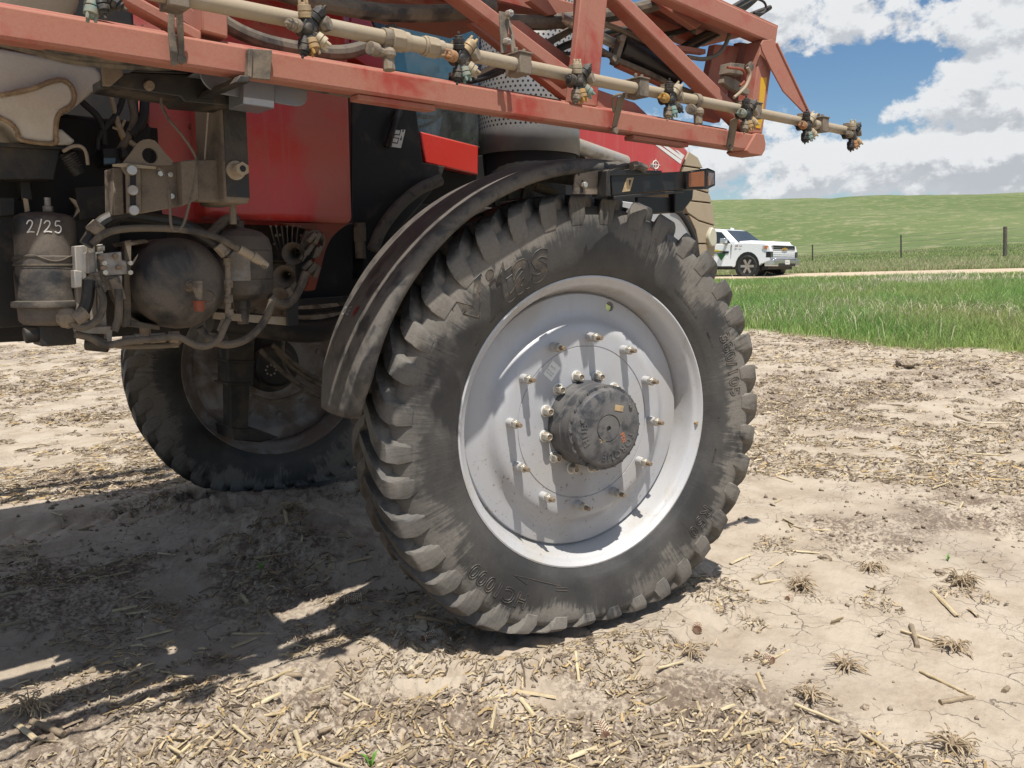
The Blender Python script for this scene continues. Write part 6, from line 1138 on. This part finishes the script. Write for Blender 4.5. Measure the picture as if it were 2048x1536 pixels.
# crumbs of soil
bx = []; r_ = np.random.default_rng(77); x, y = scatter_wedge(30000, 2.4, 16, 2, 80, 78, 1.4); k = (grass_amt(x, y) < .5)*(r_.uniform(0, 1, len(x)) < np.clip((0.54-fbm(x*.9+3, y*.9, 31, 4))*5+.08, .05, 1)); x, y = x[k], y[k]; z = ground_z(x, y); n = len(x)
oct_ = np.array([(1, 0, 0), (-.8, .2, 0), (.1, .9, 0), (-.1, -1, .1), (0, .1, .9), (0, 0, -.6)]); s_ = (0.003+0.016*r_.uniform(0, 1, n)**4)*np.clip(np.hypot(x-CAM.x, y-CAM.y)/5, .8, 2.2)
vs = (oct_[None]*(1+r_.normal(0, .22, (n, 6, 3))))*s_[:, None, None]+np.stack([x, y, z+s_*.2], -1)[:, None]; f0 = np.array([(0, 2, 4), (2, 1, 4), (1, 3, 4), (3, 0, 4), (2, 0, 5), (1, 2, 5), (3, 1, 5), (0, 3, 5)]); ff = (np.arange(n)[:, None, None]*6+f0[None]).reshape(-1, 3)
M['clod'] = simple_mat('soil_clod', (0.17, 0.13, 0.095), (0.36, 0.295, 0.225), 30.0)
tag(link('soil_crumbs', np_mesh('soil_crumbs', vs.reshape(-1, 3), ff, M['clod'], False, None, 3)), 'loose crumbs of dry soil scattered over the field', 'soil', kind='stuff')

M['stalk'] = mat('dry_corn_stalk', (0.47, 0.36, 0.20), 0.6, 0, 0.45, (0.52, 0.43, 0.29), 0, 0.25, 30.0, 0.45, bsc=90, grain=.75); M['stalk2'] = mat('weathered_corn_stalk', (0.34, 0.26, 0.165), 0.7, 0, 0.5, (0.22, 0.17, 0.12), 0, 0.3, 26.0, 0.4, bsc=90, grain=.8)
M['pale'] = mat('pale_corn_stalk', (0.60, 0.50, 0.32), 0.6, 0, 0.35, (0.44, 0.34, 0.2), 0, 0.25, 30.0, 0.35, bsc=90, grain=.7); M['cob'] = mat('red_corn_cob', (0.15, 0.072, 0.046), 0.8, 0, 0.4, (0.34, 0.24, 0.16), 0, 0.2, 40.0); M['chaff'] = mat('cob_chaff', (0.62, 0.53, 0.40), 0.8)
M['root'] = mat('dry_corn_roots', (0.33, 0.25, 0.165), 0.8, 0, 0.4, (0.48, 0.38, 0.25), 0, 0.2, 40.0)
def soil_at(x, y):
    d = px_dir(x, y).normalized(); lo, hi = 1.5, 40.0
    for n_ in (500, 60):
        tt = np.linspace(lo, hi, n_); under = (CAM.z+d.z*tt) < ground_z(CAM.x+d.x*tt, CAM.y+d.y*tt); k = max(1, int(np.argmax(under))); lo, hi = tt[k-1], tt[k]
    return CAM+d*hi
def stalk_mesh(L, r, seed, split=False):
    q = random.Random(seed); mb = MB(); n = 7; pts = []; rr_ = []
    for i in range(n):
        s = i/(n-1)-.5; pts.append(V(s*L, q.uniform(-.05, .05)*r+.10*L*(s*s-.25)*q.uniform(-.35, .35), q.uniform(-.03, .03)*r)); rr_.append(r*(1+(.18 if i in (0, 3) else 0)+q.uniform(-.06, .06)))
    if split:
        m = 5; ring = []
        vs = []
        for p, ra in zip(pts, rr_):
            for j in range(m): a = math.pi*j/(m-1); vs.append(p+V(0, math.cos(a)*ra, math.sin(a)*ra*.75))
            for j in range(m): a = math.pi*(m-1-j)/(m-1); vs.append(p+V(0, math.cos(a)*ra*.72, math.sin(a)*ra*.5))
        k = 2*m; mb.add(vs, [(i*k+j, i*k+(j+1) % k, (i+1)*k+(j+1) % k, (i+1)*k+j) for i in range(n-1) for j in range(k)]+[tuple(range(k)), tuple((n-1)*k+j for j in range(k))])
    else: mb.tube(pts, rr_, 9)
    me = mb.mesh('corn_stalk', M['stalk']); me.set_sharp_from_angle(angle=R(50)); return me
def lay(me, x0, y0, x1, y1, rad, m_, label, group=None, name='corn_stalk', cat='corn stalk', lift=0.5):
    """a stalk lying on the soil between two picture points"""
    a, b = soil_at(x0, y0), soil_at(x1, y1); L = (b-a).length; c = (a+b)/2; d = (b-a).normalized(); y_ = V(0, 0, 1).cross(d).normalized(); z_ = d.cross(y_)
    rad *= .85; me = stalk_mesh(L, rad, int(x0*7+y0), m_ in ('stalk', 'pale') and rad > .008); me.materials.clear(); me.materials.append(M[m_]); o = link(name, me); zc = max(gz(c.x, c.y), gz(a.x, a.y)*.5+gz(b.x, b.y)*.5)
    o.matrix_world = Matrix(((d.x, y_.x, z_.x, c.x), (d.y, y_.y, z_.y, c.y), (d.z, y_.z, z_.z, zc+rad*lift), (0, 0, 0, 1))); tag(o, label, cat, group); return o
lay(None, 1866, 1186, 1915, 1236, .014, 'stalk', 'broad split yellow corn stalk lying below the splayed root ball at far right')
lay(None, 1151, 1306, 1158, 1366, .008, 'pale', 'short pale stalk below the big tyre, pointing straight at its tread')
lay(None, 1027, 1384, 1112, 1398, .012, 'stalk', 'thick yellow stalk lying across the straw heap at bottom centre')
lay(None, 1042, 1400, 1070, 1436, .011, 'pale', 'stubby pale stalk butt leaning under the thick yellow stalk at bottom centre')
lay(None, 334, 1530, 412, 1465, .007, 'pale', 'long thin pale stalk in the sun left of the bottom centre straw')
lay(None, 590, 1464, 610, 1526, .010, 'pale', 'pale split stalk at the bottom edge beside flattened straw')
lay(None, 610, 1445, 632, 1420, .012, 'stalk', 'short broad orange stalk chip above the flattened straw at the bottom')
lay(None, 1822, 1254, 1835, 1296, .013, 'stalk2', 'short thick grey stalk stub between the two rows of root balls at right')
lay(None, 1515, 1350, 1530, 1384, .009, 'stalk', 'bent yellow stalk piece beside the small round cob end')
lay(None, 1590, 1410, 1680, 1447, .007, 'pale', 'long thin pale stalk below the small root tuft at lower right')
lay(None, 1840, 1345, 1950, 1398, .007, 'stalk', 'long thin stalk running down to the right at the right edge')
lay(None, 1880, 1408, 1945, 1398, .011, 'stalk2', 'curved brown stalk at the lower right edge')
lay(None, 1440, 1422, 1468, 1412, .010, 'pale', 'curved pale husk chip at lower right of the straw heap')
lay(None, 1135, 1528, 1192, 1506, .012, 'pale', 'broad pale stalk at the very bottom edge of the picture')
lay(None, 830, 1242, 905, 1256, .012, 'stalk2', 'grey flattened stalk at the shadow edge beside the tyre tread')
lay(None, 272, 1280, 346, 1262, .010, 'stalk', 'greenish stalk lying in the shade at lower left')
lay(None, 462, 1298, 512, 1278, .010, 'stalk', 'yellow-green stalk in the shade right of the first at lower left')
lay(None, 0, 1254, 58, 1243, .010, 'stalk2', 'dull stalk lying in the shade at the left edge')
lay(None, 36, 1452, 75, 1484, .013, 'pale', 'pale stalk butt at the lower left edge of the shade')
lay(None, 64, 1446, 128, 1472, .014, 'stalk2', 'grey stalk butt beside the pale one at lower left')
lay(None, 316, 1108, 352, 1112, .010, 'pale', 'white bleached stalk chip in the middle of the shade')
lay(None, 695, 1130, 745, 1118, .011, 'stalk', 'sunlit bent yellow stalk against the tread of the near tyre')
lay(None, 565, 1010, 574, 1050, .012, 'stalk', 'broken yellow stalk standing up on the soil heap between the tyres')
lay(None, 1460, 1130, 1500, 1112, .011, 'pale', 'pale angular stalk right of the big tyre foot'); lay(None, 1585, 1103, 1640, 1108, .010, 'pale', 'straight pale stalk above the bristly root ball right of the tyre')
lay(None, 1505, 1160, 1525, 1150, .008, 'stalk2', 'small grey stalk end left of the bristly root ball')
lay(None, 1555, 955, 1585, 965, .011, 'pale', 'pale stalk on the broken soil right of the tyre'); lay(None, 1908, 832, 1940, 844, .014, 'stalk2', 'brown log-like stalk on the open soil at right'); lay(None, 1966, 846, 2012, 848, .010, 'pale', 'pale stalk beside the brown log-like one at right'); lay(None, 1940, 908, 2010, 912, .009, 'pale', 'long pale stalk lying level on the soil at right')
lay(None, 1978, 710, 2002, 730, .012, 'pale', 'pale stalk near the grass edge at far right'); lay(None, 2012, 735, 2042, 716, .010, 'pale', 'pale stalk leaning up near the grass edge at far right'); lay(None, 1733, 682, 1739, 702, .012, 'pale', 'upright pale stalk at the grass edge')
GR = 'small dry corn stalk pieces lying loose on the soil'
protos = [stalk_mesh(l_, r_2, 900+i, i % 2 == 0) for i, (l_, r_2) in enumerate([(.10, .008), (.16, .006), (.07, .010), (.22, .006), (.12, .009), (.05, .009)])]
for i, me in enumerate(protos): me.materials.clear(); me.materials.append(M[('stalk', 'pale', 'stalk2')[i % 3]])
r2 = random.Random(5); cnt = 0
while cnt < 120:
    x_, y_ = r2.uniform(0, 2048), r2.uniform(700, 1536)**1.0
    if 690 < x_ < 1500 and y_ < 1275: continue
    if x_ < 720 and y_ < 1000: continue
    p = soil_at(x_, y_); 
    if float(grass_amt(np.array(p.x), np.array(p.y))) > .3: continue
    if r2.random() < float(smooth_amt(np.array(p.x), np.array(p.y)))*.7: continue
    o = link('corn_stalk', protos[cnt % 6]); o.location = (p.x, p.y, gz(p.x, p.y)+.006); o.rotation_euler = (r2.uniform(0, 6.28), r2.uniform(-.12, .12), r2.gauss(0, .7)); o.scale = (1, 1, 1)
    o.scale = (1, 1, 1); tag(o, 'loose piece of dry yellowish corn stalk lying on the pale soil', 'corn stalk', GR); cnt += 1
def cob(x, y, L, r, rz, label, seed):
    q = random.Random(seed); p = soil_at(x, y); o = empty('corn_cob', (p.x, p.y, gz(p.x, p.y)+r*.7), rz); tag(o, label, 'corn cob', 'broken corn cobs on the soil')
    mb = MB(); mb.tube([(-L/2, 0, 0), (-L/4, 0, 0), (L/4, 0, 0), (L/2, 0, 0)], [r*.85, r, r*.98, r*.8], 14); mb.build('core', M['cob'], o)
    mb = MB(); nl = int(L/.0085)
    for i in range(nl):
        for j in range(13): a = 2*math.pi*(j+.5*(i % 2))/13; c = V(-L/2+(i+.5)*L/nl, math.cos(a)*r*.97, math.sin(a)*r*.97); mb.ball(c, .0034*q.uniform(.7, 1.2), 4, 0, (1, 1, 1))
    b = mb.build('kernel_cups', M['chaff'], o); b['kind'] = 'stuff'; return o
cob(858, 1277, .075, .017, .1, 'red corn cob lying at the shadow edge below the tyre', 1); cob(1205, 1468, .085, .021, 1.0, 'corn cob with pale kernel cups in the straw at bottom centre', 2); cob(1537, 1324, .045, .019, 1.4, 'small round cob end alone on smooth soil at lower right', 3)
cob(1395, 1262, .05, .022, .6, 'stubby cob half buried in straw right below the tyre', 4); cob(705, 1202, .09, .02, -.4, 'dark cob in the shade beside the straw heap at the tyre tread', 5); cob(1578, 1198, .05, .014, .2, 'brown cob below the bristly root ball right of the tyre', 6)
def root_ball(x, y, rad, label, seed, up_=.8, n=34, cat='corn roots'):
    q = random.Random(seed); n = int(n*1.7); rad *= 1.05; p = soil_at(x, y); o = empty('corn_root', (p.x, p.y, gz(p.x, p.y))); tag(o, label, cat, 'dead corn root balls')
    mb = MB(); mb.tube([(0, 0, -.01), (0, .004, .015), (.008, .01, .02+.03*up_)], [rad*.17, rad*.14, rad*.07], 7); mb.build('stump', M['stalk2'], o, 0, 40); mb = MB()
    for i in range(n):
        a = q.uniform(0, 6.283); e = q.uniform(-.2, up_); L = rad*q.uniform(.25, 1.1); d = V(math.cos(a)*math.cos(e), math.sin(a)*math.cos(e), math.sin(e)); s = V(0, 0, .02)+d*rad*.15
        mid = s+d*L*.5+V(q.uniform(-1, 1), q.uniform(-1, 1), q.uniform(.1, .8))*rad*.15; en = s+d*L+V(q.uniform(-1, 1), q.uniform(-1, 1), -.9)*rad*.28; en.z = max(en.z, -.008); mb.tube(curve([s, mid, en], 3), [q.uniform(.0018, .0036)]*6+[.0012], 5)
    r_o = mb.build('root', M['root'], o); r_o['kind'] = 'stuff'; return o
root_ball(1600, 1180, .085, 'bristly brown root ball right of the big tyre', 1, 1.1, 46); root_ball(1922, 1170, .095, 'splayed pale root ball at far right above the broad stalk', 2, .9, 44); root_ball(1910, 1300, .085, 'loose looping root clump at right below the broad stalk', 3, .5, 26)
root_ball(1690, 1340, .07, 'thin spidery root clump at the lower right', 4, .8, 30); root_ball(1620, 1400, .065, 'small root tuft above the long thin stalk at lower right', 5, .9, 34); root_ball(1740, 1140, .09, 'flattened root and stalk tangle beside the horizontal stalks right of the tyre', 6, .35, 24)
root_ball(60, 1430, .10, 'dark root clump with upright stems in the shade at lower left', 7, 1.3, 34); root_ball(585, 1025, .10, 'root mass on the soil heap between the two tyres', 8, .9, 50); root_ball(1380, 1310, .07, 'curled brown root piece right of the straw under the tyre', 9, .6, 22); root_ball(1905, 1500, .09, 'root clump at the bottom right corner', 10, .7, 34)
def seedling(x, y, h, label):
    p = soil_at(x, y); mb = MB(); g0 = gz(p.x, p.y)
    for a in (0.3, 2.2, 4.0): d = V(math.cos(a), math.sin(a), 0); w_ = V(-math.sin(a), math.cos(a), 0)*.006; mb.add([V(0, 0, 0)-w_*.6, V(0, 0, 0)+w_*.6, d*h*.35+V(0, 0, h*.7)+w_, d*h*.35+V(0, 0, h*.7)-w_, d*h*.8+V(0, 0, h*.9)], [(0, 1, 2, 3), (3, 2, 4)])
    o = mb.build('corn_seedling', M['sprout']); o.location = (p.x, p.y, g0); tag(o, label, 'seedling', 'green seedlings')
M['sprout'] = mat('green_sprout', (.10, .26, .03), .5)
seedling(522, 1140, .05, 'tiny green sprout in a crack in the shade'); seedling(742, 1534, .05, 'tiny green sprout at the bottom edge of the picture'); seedling(1895, 1122, .04, 'tiny green sprout on pale soil at the right')
def clod(x, y, r, label, seed):
    p = soil_at(x, y); q = random.Random(seed); bm = bmesh.new(); bmesh.ops.create_icosphere(bm, subdivisions=3, radius=1.0)
    from mathutils import noise as mn
    for v in bm.verts: k = 1+.55*mn.fractal(v.co*1.6+V(seed, 0, 0), 1.0, 2.0, 4); v.co = V(v.co.x*k*r*1.25, v.co.y*k*r, v.co.z*k*r*.6)
    me = bpy.data.meshes.new('soil_clod'); bm.to_mesh(me); bm.free(); me.materials.append(M['clod']); o = link('soil_clod', me); o.location = (p.x, p.y, gz(p.x, p.y)+r*.15); o.rotation_euler = (0, 0, q.uniform(0, 6)); tag(o, label, 'clod', 'dark soil clods')
for i, (x, y, r, lb) in enumerate(((1812, 734, .13, 'largest dark clod of earth near the grass edge'), (1668, 742, .07, 'dark clod left of the largest near the grass edge'), (1785, 750, .07, 'flat dark clod just below the largest'), (1870, 757, .07, 'dark clod with straw right of the largest'), (1980, 768, .08, 'rough dark clod toward the right edge'), (1588, 1490, .022, 'pebble sized dark clod near the bottom at right'), (1700, 1470, .03, 'rounded brown clod near the bottom right of the pebble'), (1730, 1416, .015, 'little dark clod on smooth soil at the lower right'), (2015, 1312, .016, 'small dark clod at the right edge'), (1880, 1148, .03, 'long dark clod beside the splayed root ball'), (1650, 1118, .03, 'grey clod between pale stalks right of the tyre'), (1265, 1440, .022, 'crumbled clod right of the straw heap at bottom centre'), (1575, 735, .05, 'dark clod near the grass edge beside the tyre'))): clod(x, y, r, lb, i+3)
